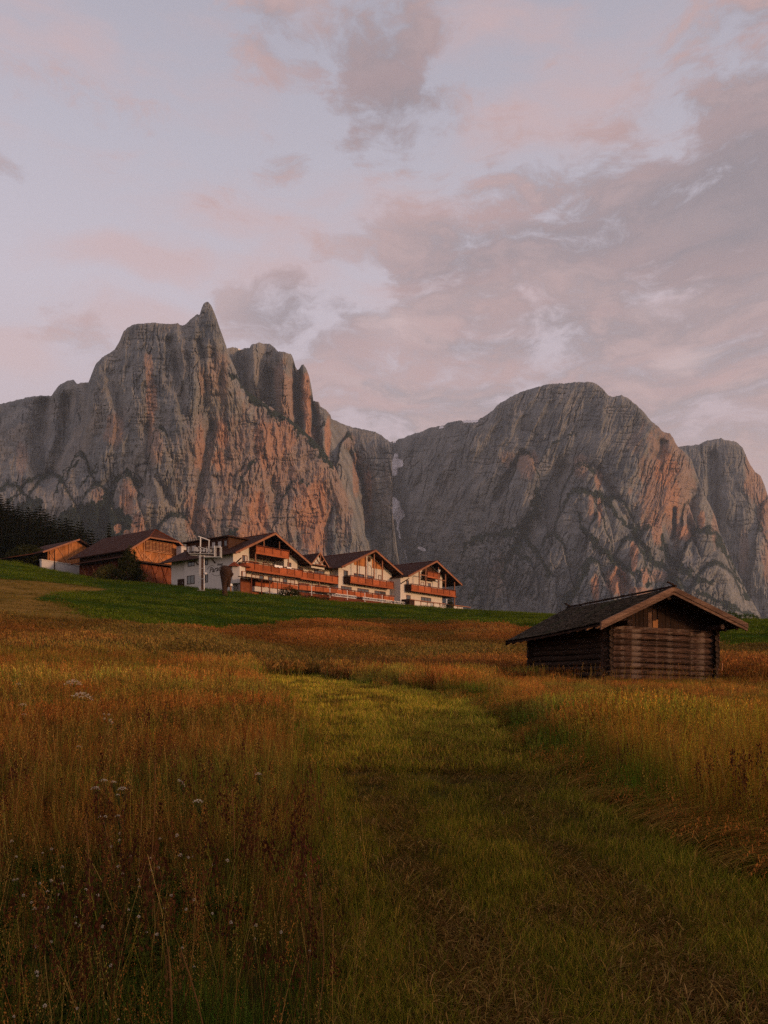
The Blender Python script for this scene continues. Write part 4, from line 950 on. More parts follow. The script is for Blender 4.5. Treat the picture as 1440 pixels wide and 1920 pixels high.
for sgn in (-.45, .45):
    for x in (-1.7, -.9, .9, 1.9): MB().tube((x, sgn, H+.2), (x, sgn, H+1.1), .03, n=6).build('stanchion', M['metal'], pf)
    for z in (.65, 1.1): MB().tube((-1.7, sgn, H+z), (-.9, sgn, H+z), .03, n=6).build('handrail', M['metal'], pf); MB().tube((.9, sgn, H+z), (1.9, sgn, H+z), .03, n=6).build('handrail', M['metal'], pf)
for x in (2.1, 2.95):
    for sgn in (-.55, .45): MB().tube((x, sgn, H-.4), (x, sgn, H+1.25), .045, n=6).build('stanchion', M['whitemetal'], lt)
for sgn in (-.55, .45): MB().tube((2.1, sgn, H+1.2), (2.95, sgn, H+1.2), .035, n=6).build('handrail', M['whitemetal'], lt)
MB().bar((-.1, 0, H), (-.05, 0, H+2.6), .14).build('mast', M['whitemetal'], lt); MB().bar((1.15, 0, H+.2), (1.2, 0, H+2.1), .10).build('mast', M['whitemetal'], lt)
MB().bar((-.35, 0, H+2.75), (1.3, 0, H+2.15), .12).build('top_beam', M['whitemetal'], lt); MB().bar((-.4, 0, H+1.2), (1.6, 0, H+.7), .14).build('rocker_beam', M['metal'], lt)
for x in (-.5, 0., .45, .95, 1.4): MB().tube((x, -.12, H+.65-.05*x), (x, .12, H+.65-.05*x), .2, n=14).build('sheave', M['metal'], lt)
MB().tube((-.7, -.1, H+.85), (-.7, .1, H+.85), .32, n=14).build('sheave', M['metal'], lt)
MB().tube((.75, -.2, 2.6), (.75, .05, 2.6), .16, n=10).build('lamp', M['whitemetal'], lt)
for i in range(12): MB().box(-.46, -.28, -.03, .03, .8+i*.42, .84+i*.42).build('rung', M['metal'], lt)

# carved trunk
st = MB()
cx0, cy0 = -22.9, 115.; cz0 = float(ground_z(cx0, cy0))
prof = [(0, .42, .0), (.6, .36, -.02), (1.4, .40, 0), (2.1, .52, .05), (2.6, .70, .15), (3.1, .84, .22), (3.6, .88, .2), (4.0, .74, .1), (4.3, .40, .0), (4.42, .05, -.05)]
N = 16
for zi, (z, r_, off) in enumerate(prof):
    for i in range(N):
        a = 2*math.pi*i/N; rr = r_*(1+.10*math.sin(3*a+zi)+.06*random.uniform(-1, 1))
        st.v.append((off+rr*math.cos(a), rr*.8*math.sin(a), z-.1))
for zi in range(len(prof)-1):
    for i in range(N):
        j = (i+1) % N; st.f.append((zi*N+i, zi*N+j, (zi+1)*N+j, (zi+1)*N+i))
st.f.append(tuple((len(prof)-1)*N+i for i in range(N)))
tk = thing('carved_stump', 'tall dark weathered tree stump with a bulging rounded head before the hotel', 'tree stump', (cx0, cy0, cz0))
st.build('trunk', M['dark'], tk, smooth=True)
q = MB(); 
for i in range(5): q.tube((-.42, -.62+.0*i, 2.9+i*.22), (-.50, -.70, 2.95+i*.22), .06, .02, n=5)
q.tube((.2, 0, 3.4), (1.15, -.1, 2.9), .42, .30, n=10); q.tube((.75, -.1, 3.0), (.55, -.05, 1.2), .34, .22, n=9); q.build('burl', M['dark'], tk)

# ------------------------------------------------------------------ log hut
hx0, hy0 = 8.43, 30.1
hr = math.atan2(.342, .94)
hut = thing('log_hut', 'old dark log hay hut with a shingled gable roof standing in the tall grass', 'hut', (hx0, hy0, 0), hr)
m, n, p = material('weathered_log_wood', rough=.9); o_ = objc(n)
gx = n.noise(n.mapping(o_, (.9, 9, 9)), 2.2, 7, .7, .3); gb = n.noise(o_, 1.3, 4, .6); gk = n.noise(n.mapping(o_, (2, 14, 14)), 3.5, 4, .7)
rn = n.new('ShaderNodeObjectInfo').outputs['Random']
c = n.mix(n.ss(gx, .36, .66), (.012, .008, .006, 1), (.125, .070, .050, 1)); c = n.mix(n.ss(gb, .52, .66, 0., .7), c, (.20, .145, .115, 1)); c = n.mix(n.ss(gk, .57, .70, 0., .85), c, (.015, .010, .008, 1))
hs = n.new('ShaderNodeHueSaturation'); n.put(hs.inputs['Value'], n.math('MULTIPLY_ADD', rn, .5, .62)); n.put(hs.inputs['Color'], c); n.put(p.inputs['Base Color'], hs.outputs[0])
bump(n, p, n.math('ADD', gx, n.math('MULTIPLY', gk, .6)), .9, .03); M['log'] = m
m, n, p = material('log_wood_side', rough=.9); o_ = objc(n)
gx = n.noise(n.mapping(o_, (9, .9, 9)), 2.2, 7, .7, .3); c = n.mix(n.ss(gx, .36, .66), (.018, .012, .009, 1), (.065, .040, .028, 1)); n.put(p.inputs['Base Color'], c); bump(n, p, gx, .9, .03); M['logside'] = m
M['hutboard'] = wood_mat('hut_gable_board', (.016, .010, .008), (.045, .024, .016), (8, 8, .6), 1.6, .9, .5)
M['newboard'] = wood_mat('newer_orange_board', (.34, .15, .06), (.48, .22, .09), (10, 10, .6), 1.6)
M['hutbarge'] = wood_mat('hut_barge_wood', (.10, .055, .038), (.24, .145, .10), (.9, 8, 8), 2.4, .9, .4, .8)
def log_mesh(L, r, seed, axis='x', droop=0.):
    rg = random.Random(seed); q = MB(); ns, nc = 14, 10
    ph = [rg.uniform(0, 6.28) for _ in range(6)]
    for i in range(ns+1):
        t = i/ns; x = -.24+(L+.48)*t
        for j in range(nc):
            a = 2*math.pi*j/nc
            rr = r*(1+.06*math.sin(4*t*3+ph[0]+a)+.05*math.sin(9*t+ph[1]-2*a)+rg.uniform(-.035, .035))
            c_, s_ = rr*math.cos(a)*.92, rr*math.sin(a)*1.02
            z = s_+.012*math.sin(5*t+ph[2])-droop*t
            q.v.append((x, c_, z) if axis == 'x' else (c_, x, z))
    for i in range(ns):
        for j in range(nc):
            k = (j+1) % nc; f_ = (i*nc+j, i*nc+k, (i+1)*nc+k, (i+1)*nc+j); q.f.append(f_ if axis == 'y' else f_[::-1])
    a_ = tuple(range(nc)); b_ = tuple(ns*nc+i for i in range(nc)); q.f += [a_, b_[::-1]]
    return q
WF, WS = 4.95, 5.5                      # wall lengths: front, side
nl = 11; z0_, z1_ = -.42, 1.80
for i in range(nl):
    z = z0_+(z1_-z0_)*i/(nl-1)
    r_ = .112+random.uniform(-.016, .014)
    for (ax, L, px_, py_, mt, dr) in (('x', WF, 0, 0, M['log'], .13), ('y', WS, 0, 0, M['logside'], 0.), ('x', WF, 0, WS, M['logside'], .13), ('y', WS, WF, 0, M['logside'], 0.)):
        o = log_mesh(L, r_, i*7+ord(ax)+int(px_), ax, dr).build('log', mt, hut, smooth=True)
        o.location = (px_, py_+random.uniform(-.02, .02), z+random.uniform(-.015, .015)+(.10 if ax == 'y' else 0)-(.13 if px_ > 0 else 0))
MB().box(.06, WF-.06, .06, WS-.06, -.8, 1.9).build('inner_lining', M['dark'], hut)
# roof geometry, in the hut frame
RL, RA, RRt = -.99, 2.15, 5.64
yf, yb = -.95, 6.0
def roofz(u, y):
    t = (y-yf)/(yb-yf); zl = 1.96-.38*t; za = 3.34-.19*t; zr_ = 2.04-.34*t
    return zl+(za-zl)*(u-RL)/(RA-RL) if u <= RA else za+(zr_-za)*(u-RA)/(RRt-RA)
sag = lambda t: -.05*math.sin(math.pi*t)
rf = MB()
for u0, u1 in ((RL, RA), (RA, RRt)):
    for k in range(6):
        ya_, yb_ = yf+(yb-yf)*k/6, yf+(yb-yf)*(k+1)/6
        f = lambda u, y: (u, y, roofz(u, y)-.02+sag((y-yf)/(yb-yf)))
        rf.slab([f(u0, ya_), f(u1, ya_), f(u1, yb_), f(u0, yb_)], .07)
roof = rf.build('roof', M['hutboard'], hut)
m, n, p = material('weathered_shingles', rough=.9); o_ = objc(n)
a_ = n.noise(n.mapping(o_, (1.5, 9, 3)), 1.2, 5, .7); b_ = n.noise(o_, 1.1, 5, .6); vtx = n.new('ShaderNodeAttribute', attribute_name='tone').outputs['Fac']
c = n.mix(vtx, (.024, .019, .013, 1), (.100, .074, .050, 1)); c = n.mix(n.ss(a_, .5, .7, 0., .6), c, (.02, .015, .011, 1)); c = n.mix(n.ss(b_, .5, .7, 0., .5), c, (.040, .050, .018, 1))
n.put(p.inputs['Base Color'], c); bump(n, p, a_, .6, .02); M['shingle'] = m
sg = MB(); tones = []
for side in (0, 1):
    ue, ur = (RL-.06, RA) if side == 0 else (RRt+.06, RA)
    nrow = 25 if side == 0 else 27
    for r_i in range(nrow):
        ua = ue+(ur-ue)*r_i/nrow; ub = ue+(ur-ue)*(r_i+1.35)/nrow
        if (side == 0 and ub > RA+.04): ub = RA+.04
        if (side == 1 and ub < RA-.04): ub = RA-.04
        y = yf-.04
        while y < yb+.04:
            wd = random.uniform(.09, .17); y2_ = min(y+wd, yb+.06); dz_ = random.uniform(0, .014); du = random.uniform(-.025, .025)
            q_ = []
            for (uu, yy, lift) in ((ua+du, y+.004, .045), (ua+du, y2_-.004, .045), (ub, y2_-.004, .012), (ub, y+.004, .012)):
                yc = min(max(yy, yf), yb); q_.append((uu, yy, roofz(min(max(uu, RL), RRt), yc)+sag((yc-yf)/(yb-yf))+lift+dz_))
            nb = len(sg.v)
            sg.slab(q_ if side == 1 else q_[::-1], .022)
            tones += [random.random()**1.3]*8
            y = y2_
me = sg.mesh('shingles', M['shingle']); at = me.attributes.new('tone', 'FLOAT', 'POINT'); at.data.foreach_set('value', tones)
shn = mesh_obj('shingles', me, None, roof); shn['kind'] = 'stuff'
for (ua, ub) in ((RL-.05, RA), (RRt+.05, RA)):
    for lay, (dy_, ht, dz_) in enumerate(((-.075, .20, .05), (-.045, .13, -.135))):
        za, zb = roofz(max(min(ua, RRt), RL), yf)+dz_, roofz(RA, yf)+dz_
        q = MB(); q.slab([(ua, yf+dy_-.04, za), (ub, yf+dy_-.04, zb), (ub, yf+dy_+.035, zb), (ua, yf+dy_+.035, za)][::(1 if ua < ub else -1)], ht-.02)
        q.build('barge_board', M['hutbarge'], hut)
    q = MB(); za, zb = roofz(max(min(ua, RRt), RL), yb), roofz(RA, yb)
    q.slab([(ua, yb, za+.02), (ub, yb, zb+.02), (ub, yb+.06, zb+.02), (ua, yb+.06, za+.02)][::(1 if ua < ub else -1)], .2); q.build('barge_board', M['hutboard'], hut)
MB().bar((RA, yf-.22, 3.34+.06), (RA, yb+.05, 3.15+.05), .10, .06).build('ridge_board', M['hutboard'], hut)
MB().bar((RA-.34, yf-.16, 3.34+.20), (RA+.02, yf-.16, 3.34+.075), .07, .05).build('ridge_board', M['hutboard'], hut)
MB().bar((RA-.25, yb-.1, 3.15+.20), (RA+.1, yb-.1, 3.15+.06), .07, .05).build('ridge_board', M['hutboard'], hut)
# gable boards
u = .12; i = 0
while u < WF-.1:
    wd = .20+random.uniform(-.03, .05); u2 = min(u+wd, WF-.1); um = (u+u2)/2
    top_ = min(roofz(u, .1), roofz(u2, .1))-.14; bot = 1.86-.13*um/WF
    new = 2.08 < um < 2.30
    if top_ > bot+.08:
        if new:
            MB().box(u, u2-.01, -.03, .02, bot, bot+.42).build('board', M['newboard'], hut)['label'] = 'newer bright orange gable board'
            MB().box(u, u2-.01, .0, .04, bot+.42, top_).build('board', M['hutboard'], hut)
        else:
            MB().box(u, u2-.012, -.012-random.uniform(0, .015), .03, bot-random.uniform(0, .03), top_).build('board', M['newboard'] if 1.62 < um < 1.78 and False else M['hutboard'], hut)
    u = u2; i += 1
MB().box(2.0, 2.16, -.05, -.013, 2.18, 2.62).build('hatch', M['dark'], hut)
MB().box(1.80, 1.97, -.035, -.028, 1.9, 2.5).build('board', M['hutbarge'], hut)
for (uu, zz, r_) in ((RA-.02, 3.0, .10), (.35, 2.02, .10), (WF-.30, 1.95, .10)):
    MB().tube((uu, yf+.12, zz), (uu, WS+.4, zz-.17), r_, n=10).build('purlin', M['log'], hut)
MB().bar((-.1, -.04, 1.90), (WF+.1, -.04, 1.77), .10, .12).build('sill_beam', M['log'], hut)
for i in range(11):
    y = -.6+i*.62; t = (y-yf)/(yb-yf); a = (RL+.03, y, roofz(RL+.03, y)-.13); b = (1.4, y, roofz(1.4, y)-.13)
    MB().bar(a, b, .08, .10).build('rafter', M['hutbarge'], hut)
    a = (RRt-.03, y, roofz(RRt-.03, y)-.13); b = (3.2, y, roofz(3.2, y)-.13); MB().bar(a, b, .08, .10).build('rafter', M['hutboard'], hut)
for i in range(7):                                                      # foundation stones
    a = (i % 4)*1.6; pos_ = (a, -.05+.02*i, -.58) if i < 4 else (0, (i-3)*1.7, -.56)
    q = MB().tube((-.2, 0, 0), (.2, 0, .02), .16, .13, n=7); o = q.build('foundation_stone', M['pale'], hut); o.location = pos_
stk = MB().tube((0, 0, -.1), (.05, 0, .75), .035, .03, n=7).build('stake', M['lath']); stk.location = (13.6, 32.3, float(ground_z(13.6, 32.3))); tag(stk, 'short pale stake leaning at the right corner of the log hut', 'stake')

# ------------------------------------------------------------------ trees and shrubs
def leaf_mat(name, c1, c2, trans=.25):
    m = bpy.data.materials.new(name); m.use_nodes = True; n = NT(m.node_tree); n.n.clear()
    o_ = objc(n); a = n.noise(o_, .9, 4, .6); tn = n.new('ShaderNodeAttribute', attribute_name='tone').outputs['Fac']
    rn = n.new('ShaderNodeObjectInfo').outputs['Random']
    c = n.mix(tn, (*c1, 1), (*c2, 1)); c = n.mix(n.ss(a, .45, .7, 0., .5), c, (*[x*.5 for x in c1], 1))
    hs = n.new('ShaderNodeHueSaturation'); n.put(hs.inputs['Value'], n.math('MULTIPLY_ADD', rn, .4, .8)); n.put(hs.inputs['Color'], c)
    d = n.new('ShaderNodeBsdfDiffuse'); t = n.new('ShaderNodeBsdfTranslucent'); x = n.new('ShaderNodeMixShader'); x.inputs[0].default_value = trans
    n.put(d.inputs[0], hs.outputs[0]); n.put(t.inputs[0], hs.outputs[0]); n.l.new(d.outputs[0], x.inputs[1]); n.l.new(t.outputs[0], x.inputs[2])
    n.l.new(x.outputs[0], n.new('ShaderNodeOutputMaterial').inputs[0]); return m
M['needle'] = leaf_mat('spruce_needles', (.010, .013, .006), (.022, .027, .010), .05)
M['leafdark'] = leaf_mat('dark_shrub_leaves', (.018, .022, .008), (.045, .045, .014))
M['leafolive'] = leaf_mat('olive_shrub_leaves', (.045, .050, .014), (.12, .095, .025))
M['bark'] = wood_mat('tree_bark', (.06, .04, .028), (.11, .075, .05), (6, 6, 1), 2)
def with_tone(me, tones):
    a = me.attributes.new('tone', 'FLOAT', 'POINT'); a.data.foreach_set('value', tones); return me
def spruce_meshes(seed, H=18., Rb=3.1):
    rg = random.Random(seed); q = MB(); tn = []
    nw = 26
    for w_ in range(nw):
        t = w_/nw; z = H*(.06+.93*t); rad = Rb*(1-t)**.75*rg.uniform(.75, 1.15)+.32
        nb = max(6, int(15*(1-t)+6))
        for b in range(nb):
            a = rg.uniform(0, 6.283); L = rad*rg.uniform(.65, 1.2); dr = L*rg.uniform(.15, .45); wd = .50+.34*L
            ca, sa = math.cos(a), math.sin(a); tone = rg.random()
            for s_ in range(3):
                f0, f1 = s_/3, (s_+1)/3; wz = wd*(1-f0*.7)
                p0 = (ca*L*f0, sa*L*f0, z-dr*f0**1.3+.1); p1 = (ca*L*f1, sa*L*f1, z-dr*f1**1.3+.1+(.12 if s_ == 2 else 0))
                for sd in (-1, 1):
                    nb_ = len(q.v)
                    q.v += [p0, p1, (p0[0]*.6+p1[0]*.4-sa*wz*sd, p0[1]*.6+p1[1]*.4+ca*wz*sd, p0[2]-wz*rg.uniform(.25, .8))]
                    q.f.append((nb_, nb_+1, nb_+2) if sd < 0 else (nb_, nb_+2, nb_+1)); tn += [tone, tone, tone*.6]
    nb_ = len(q.v); q.v += [(-.07, 0, H*.93), (.07, 0, H*.93), (0, 0, H*1.03)]; q.f.append((nb_, nb_+1, nb_+2)); tn += [.3]*3
    crown = with_tone(q.mesh('crown', M['needle']), tn)
    trunk = MB().tube((0, 0, -.5), (0, 0, H*.9), .24, .03, n=8).mesh('trunk', M['bark'])
    return crown, trunk
SPR = [spruce_meshes(s) for s in (1, 2, 3, 4, 5)]
def spruce(x, y, z, H, label, group=None, v=None, wscale=1.):
    c, t = SPR[v if v is not None else random.randrange(5)]
    o = thing('spruce_tree', label, 'tree', (x, y, z), random.uniform(0, 6.28), group)
    s = H/18.; o.scale = (s*wscale, s*wscale, s)
    mesh_obj('crown', c, None, o); mesh_obj('trunk', t, None, o); return o
ux = [-160, -80, 0, 18, 32, 45, 60, 80, 92, 108, 130, 150, 166, 180, 192]
uy = [884, 900, 920, 930, 943, 946, 950, 942, 957, 966, 963, 971, 984, 997, 1012]
LBL = 'dark spruce below the skyline in the dense wood behind the small barn'; GRP = 'spruces lower down in the wood'
cnt = 0
for rowi, (Dm, dn) in enumerate(((330, 0), (310, 9), (285, 20), (262, 34), (240, 46), (222, 58))):
    pxv = -170+random.uniform(0, 8)
    while pxv < 186-rowi*14:
        D = Dm+random.uniform(-9, 9); top_py = np.interp(pxv, ux, uy)+dn+random.uniform(-4, 9)*(1 if rowi else .6)
        H = random.uniform(15, 22); x = (pxv-720)/F*D; ztop = (YH-top_py)/F*D
        zg = float(ground_z(x, D)); H = min(max(ztop-zg, 12), 30)
        if ztop-zg > 7:
            spruce(x, D, ztop-H/1.0, H, *((LBL, GRP) if rowi > 1 else ('dark spruce forming the jagged skyline of the wood at the left edge', 'spruces on the skyline of the wood')), wscale=random.uniform(1.1, 1.5)*18/max(H, 18)); cnt += 1
        pxv += random.uniform(7.5, 12)+rowi*.8
spruce((204-720)/F*196, 196, 21.5, 17.0, 'lone dark spruce rising behind the ridge of the big barn', v=1, wscale=.75)

def foliage(name, m, parent, blobs, n, leaf, seed):
    """leaf-sized faces spread through several lobes"""
    rg = random.Random(seed); q = MB(); tn = []
    tot = sum(b[3]*b[4]*b[5] for b in blobs)
    for (bx, by, bz, rx, ry, rz) in blobs:
        for i in range(int(n*rx*ry*rz/tot)):
            while True:
                d = Vector((rg.gauss(0, 1), rg.gauss(0, 1), rg.gauss(0, 1)))
                if d.length > .1: break
            d.normalize(); rr = rg.uniform(.55, 1.08)**.6
            c = Vector((bx+d.x*rx*rr, by+d.y*ry*rr, bz+d.z*rz*rr))
            a = Vector((rg.gauss(0, 1), rg.gauss(0, 1), rg.gauss(0, .7))).normalized()*leaf*rg.uniform(.6, 1.3)
            b = a.cross(d+Vector((rg.uniform(-.5, .5), rg.uniform(-.5, .5), .3))).normalized()*leaf*.45
            k = len(q.v); q.v += [tuple(c-a), tuple(c+b), tuple(c+a), tuple(c-b)]; q.f.append((k, k+1, k+2, k+3)); tn += [rg.random()]*4
    return mesh_obj(name, with_tone(q.mesh(name, m), tn), None, parent)
def bush(name, label, cat, x, y, z, blobs, n, leaf, mt, seed, stemh=1., group=None):
    o = thing(name, label, cat, (x, y, z), 0, group); foliage('crown', mt, o, blobs, n, leaf, seed)
    MB().tube((0, 0, -.3), (0, 0, stemh), .12, .05, n=7).build('trunk', M['bark'], o); return o
gz = lambda x, y: float(ground_z(x, y))
X = lambda px, D: (px-720)/F*D
def gb(px, D): return X(px, D), D, gz(X(px, D), D)
bush('leafy_tree', 'dark pointed leafy tree in front of the big barn corner', 'tree', *gb(240, 138), [(0, 0, 1.6, 2.3, 2.0, 1.7), (.2, 0, 3.4, 1.9, 1.7, 1.5), (.3, 0, 4.9, 1.1, 1., 1.1), (.3, 0, 5.8, .5, .5, .7), (1.6, -.3, 1.7, 1.2, 1., 1.1)], 5200, .17, M['leafdark'], 3, 4.5)
bush('round_bush', 'lower olive bush with yellowish leaves left of the dark tree by the big barn', 'bush', *gb(200, 139), [(0, 0, 1.3, 1.7, 1.5, 1.4), (-1.3, 0, .9, 1.2, 1.1, 1.), (.7, 0, 2.1, 1.1, 1., .9)], 3000, .15, M['leafolive'], 4)
bush('round_bush', 'wide dark bush against the wood left of the low white wall', 'bush', *gb(52, 163), [(0, 0, 2.0, 3.2, 2.5, 2.2), (-2.4, 0, 1.5, 2.2, 2., 1.7), (2.2, 0, 1.6, 2., 2., 1.8)], 4500, .22, M['leafdark'], 5)
bush('round_bush', 'small dark bush squeezed between the wide bush and the small barn', 'bush', *gb(84, 164), [(0, 0, 1.8, 1.8, 1.6, 2.), (.6, 0, 3., 1., 1., 1.)], 2000, .2, M['leafdark'], 6)
bush('round_bush', 'dark rounded shrub in the grass before the terrace railing', 'bush', X(541, 124), 124, gz(X(541, 124), 124), [(0, 0, .75, 1.5, 1.3, 1.0), (-.8, 0, .6, 1., .9, .8), (.9, 0, .5, 1.1, .9, .7)], 2600, .10, M['leafdark'], 7)
bush('creeping_bush', 'low creeping bush right of the dark rounded shrub', 'bush', X(572, 127), 127, gz(X(572, 127), 127), [(0, 0, .25, 2.2, .9, .4), (2.4, 0, .15, 1.6, .8, .3)], 1400, .10, M['leafdark'], 8)
bush('round_bush', 'small dark bush in front of the gap in the cream fence', 'bush', X(844, 156), 156, gz(X(844, 156), 156), [(0, 0, .8, .8, .8, .9), (0, 0, 1.7, .45, .45, .8)], 900, .12, M['leafdark'], 9)
bush('round_bush', 'green bush on the meadow crest just under the right eave of the log hut', 'bush', X(1362, 128), 128, gz(X(1362, 128), 128)-.3, [(0, 0, .8, 2.2, 1.5, 1.0), (-2.8, 0, .5, 2., 1.4, .8), (3., 0, .6, 2.4, 1.4, .8)], 3600, .14, leaf_mat('bush_green', (.03, .055, .010), (.06, .09, .018)), 10)
# flowering shrub beside the barn
for i, (px_, D_, lab) in enumerate(((262, 139, 'pale blossoming shrub right of the dark tree at the barn corner'),)):
    o = bush('flowering_shrub', lab, 'bush', *gb(px_, D_), [(0, 0, .8, .9, .8, .8), (.8, 0, 1.2, .6, .5, .6)], 700, .12, M['leafolive'], 12)
    foliage('blossoms', M['lath'], o, [(0, -.2, 1.1, .9, .8, .8)], 120, .10, 13)

# ------------------------------------------------------------------ grasses
def grass_mat():
    m = bpy.data.materials.new('grass_blades'); m.use_nodes = True; n = NT(m.node_tree); n.n.clear()
    bc = n.new('ShaderNodeAttribute', attribute_name='bc').outputs['Color']
    at = n.new('ShaderNodeAttribute', attribute_name='tint'); at.attribute_type = 'INSTANCER'
    c = n.mix(1.0, bc, at.outputs['Color'], 'MULTIPLY')
    d = n.new('ShaderNodeBsdfDiffuse'); t = n.new('ShaderNodeBsdfTranslucent'); x = n.new('ShaderNodeMixShader'); x.inputs[0].default_value = .3
    n.put(d.inputs[0], c); n.put(t.inputs[0], c); n.l.new(d.outputs[0], x.inputs[1]); n.l.new(t.outputs[0], x.inputs[2])
    n.l.new(x.outputs[0], n.new('ShaderNodeOutputMaterial').inputs[0]); return m
M['grass'] = grass_mat()
GREEN, GREEN2, YEL = (.10, .125, .018), (.058, .082, .013), (.27, .25, .036)
STRAW, RUST, RUST2, BROWN = (.46, .29, .085), (.42, .18, .048), (.30, .12, .036), (.13, .066, .022)
def blade(q, cs, x, y, a, h, lean, wd, col, curl=.5, seg=3, tipw=.15, z0=0.):
    ca, sa = math.cos(a), math.sin(a); b = len(q.v); face = random.uniform(0, 3.14)
    fx, fy = math.cos(face)*wd/2, math.sin(face)*wd/2
    for i in range(seg+1):
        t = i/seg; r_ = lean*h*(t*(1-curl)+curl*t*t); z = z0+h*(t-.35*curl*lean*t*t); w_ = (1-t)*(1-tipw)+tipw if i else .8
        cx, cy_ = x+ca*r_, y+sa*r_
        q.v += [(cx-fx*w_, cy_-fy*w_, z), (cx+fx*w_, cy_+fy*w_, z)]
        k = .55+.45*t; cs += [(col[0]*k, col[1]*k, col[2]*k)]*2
    for i in range(seg): q.f.append((b+2*i, b+2*i+1, b+2*i+3, b+2*i+2))
    return (x+ca*lean*h, y+sa*lean*h, z0+h*(1-.35*curl*lean))
def head(q, cs, p, L, n, s, col, spread=.03, d=(0, 0)):
    for i in range(n):
        t = i/n; c = (p[0]-d[0]*L*t+random.gauss(0, spread)*(.3+t), p[1]-d[1]*L*t+random.gauss(0, spread)*(.3+t), p[2]-L*t+random.uniform(-.01, .01))
        a = random.uniform(0, 6.28); dx_, dy_ = math.cos(a)*s*.35, math.sin(a)*s*.35; b = len(q.v); k = random.uniform(.6, 1.35)
        q.v += [(c[0]-dx_, c[1]-dy_, c[2]), (c[0]+dx_*.2, c[1]+dy_*.2, c[2]-s*.6), (c[0]+dx_, c[1]+dy_, c[2]+s*.15), (c[0], c[1], c[2]+s*.75)]
        q.f.append((b, b+1, b+2, b+3)); cs += [tuple(v*k for v in col)]*4
def var(col, k=.25): f = random.uniform(1-k, 1+k); return tuple(c*f*random.uniform(.92, 1.08) for c in col)
def clump(name, fn, seed):
    random.seed(seed); q = MB(); cs = []; fn(q, cs)
    me = q.mesh(name, M['grass']); color_attr(me, 'bc', np.array(cs)); return me
def disc(r): a = random.uniform(0, 6.28); rr = r*math.sqrt(random.random()); return rr*math.cos(a), rr*math.sin(a)
def seedgrass(r, n, hmin, hmax, w, hs, nh, heads=.75, leafn=.5, hcol=(RUST, RUST2)):
    def f(q, cs):
        for i in range(n):
            x, y = disc(r); h = random.uniform(hmin, hmax); a = random.uniform(0, 6.28)
            tip = blade(q, cs, x, y, a, h, random.uniform(.03, .28), w, var(random.choice((STRAW, RUST2, BROWN, YEL))), .6, 3, .5)
            if random.random() < heads: head(q, cs, tip, h*random.uniform(.16, .3), nh, hs, var(random.choice(hcol), .3), .012+hs*.5)
        for i in range(int(n*leafn)):
            x, y = disc(r); blade(q, cs, x, y, random.uniform(0, 6.28), random.uniform(hmin*.35, hmin*.95), random.uniform(.2, .8), w*1.7, var(random.choice((GREEN, GREEN2, YEL, BROWN))), .7, 3, .1)
    return f
def leafgrass(r, n, hmin, hmax, w, cols, lean=(.15, .8), seg=3):
    def f(q, cs):
        for i in range(n):
            x, y = disc(r); blade(q, cs, x, y, random.uniform(0, 6.28), random.uniform(hmin, hmax), random.uniform(*lean), w*random.uniform(.6, 1.3), var(random.choice(cols), .35), .7, seg, .08)
    return f
def thatch(r, n, L, w, cols):
    def f(q, cs):
        for i in range(n):
            x, y = disc(r); a = random.uniform(0, 6.28); l = random.uniform(.4, 1)*L; z = random.uniform(.005, .05); z2 = max(.004, z+random.uniform(-.03, .05))
            ca, sa = math.cos(a), math.sin(a); b = len(q.v); mx = random.uniform(-.15, .15)*l
            q.v += [(x-sa*w/2, y+ca*w/2, z), (x+sa*w/2, y-ca*w/2, z), (x+ca*l*.5-sa*mx+sa*w/2, y+sa*l*.5+ca*mx-ca*w/2, (z+z2)/2+.015), (x+ca*l*.5-sa*mx-sa*w/2, y+sa*l*.5+ca*mx+ca*w/2, (z+z2)/2+.015), (x+ca*l, y+sa*l, z2)]
            q.f += [(b, b+1, b+2, b+3), (b+3, b+2, b+4)]; cs += [var(random.choice(cols), .4)]*5
    return f
def clover_leaves(r, n):
    def f(q, cs):
        for i in range(n):
            x, y = disc(r); h = random.uniform(.06, .2); a0 = random.uniform(0, 6.28)
            blade(q, cs, x, y, a0, h, .15, .004, GREEN2, .5, 2)
            for k in range(3):
                a = a0+k*2.09; s = random.uniform(.012, .02); b = len(q.v); ca, sa = math.cos(a), math.sin(a); c = (x+math.cos(a0)*.15*h, y+math.sin(a0)*.15*h, h*.97)
                q.v += [c, (c[0]+ca*s-sa*s*.7, c[1]+sa*s+ca*s*.7, c[2]+s*.3), (c[0]+ca*2*s, c[1]+sa*2*s, c[2]-.002), (c[0]+ca*s+sa*s*.7, c[1]+sa*s-ca*s*.7, c[2]+s*.3)]
                q.f.append((b, b+1, b+2, b+3)); cs += [var((.050, .062, .012), .3)]*4
    return f
def lodged(r, n, L, w):
    def f(q, cs):
        for i in range(n):
            x, y = disc(r); a = random.gauss(0, .35); l = random.uniform(.6, 1)*L
            tip = blade(q, cs, x, y, a, l*.5, random.uniform(1.2, 2.2), w, var(random.choice((STRAW, YEL, RUST, GREEN, STRAW))), .75, 4, .4)
            if random.random() < .4: head(q, cs, tip, .08, 5, w*2.5, var(RUST), .02)
    return f

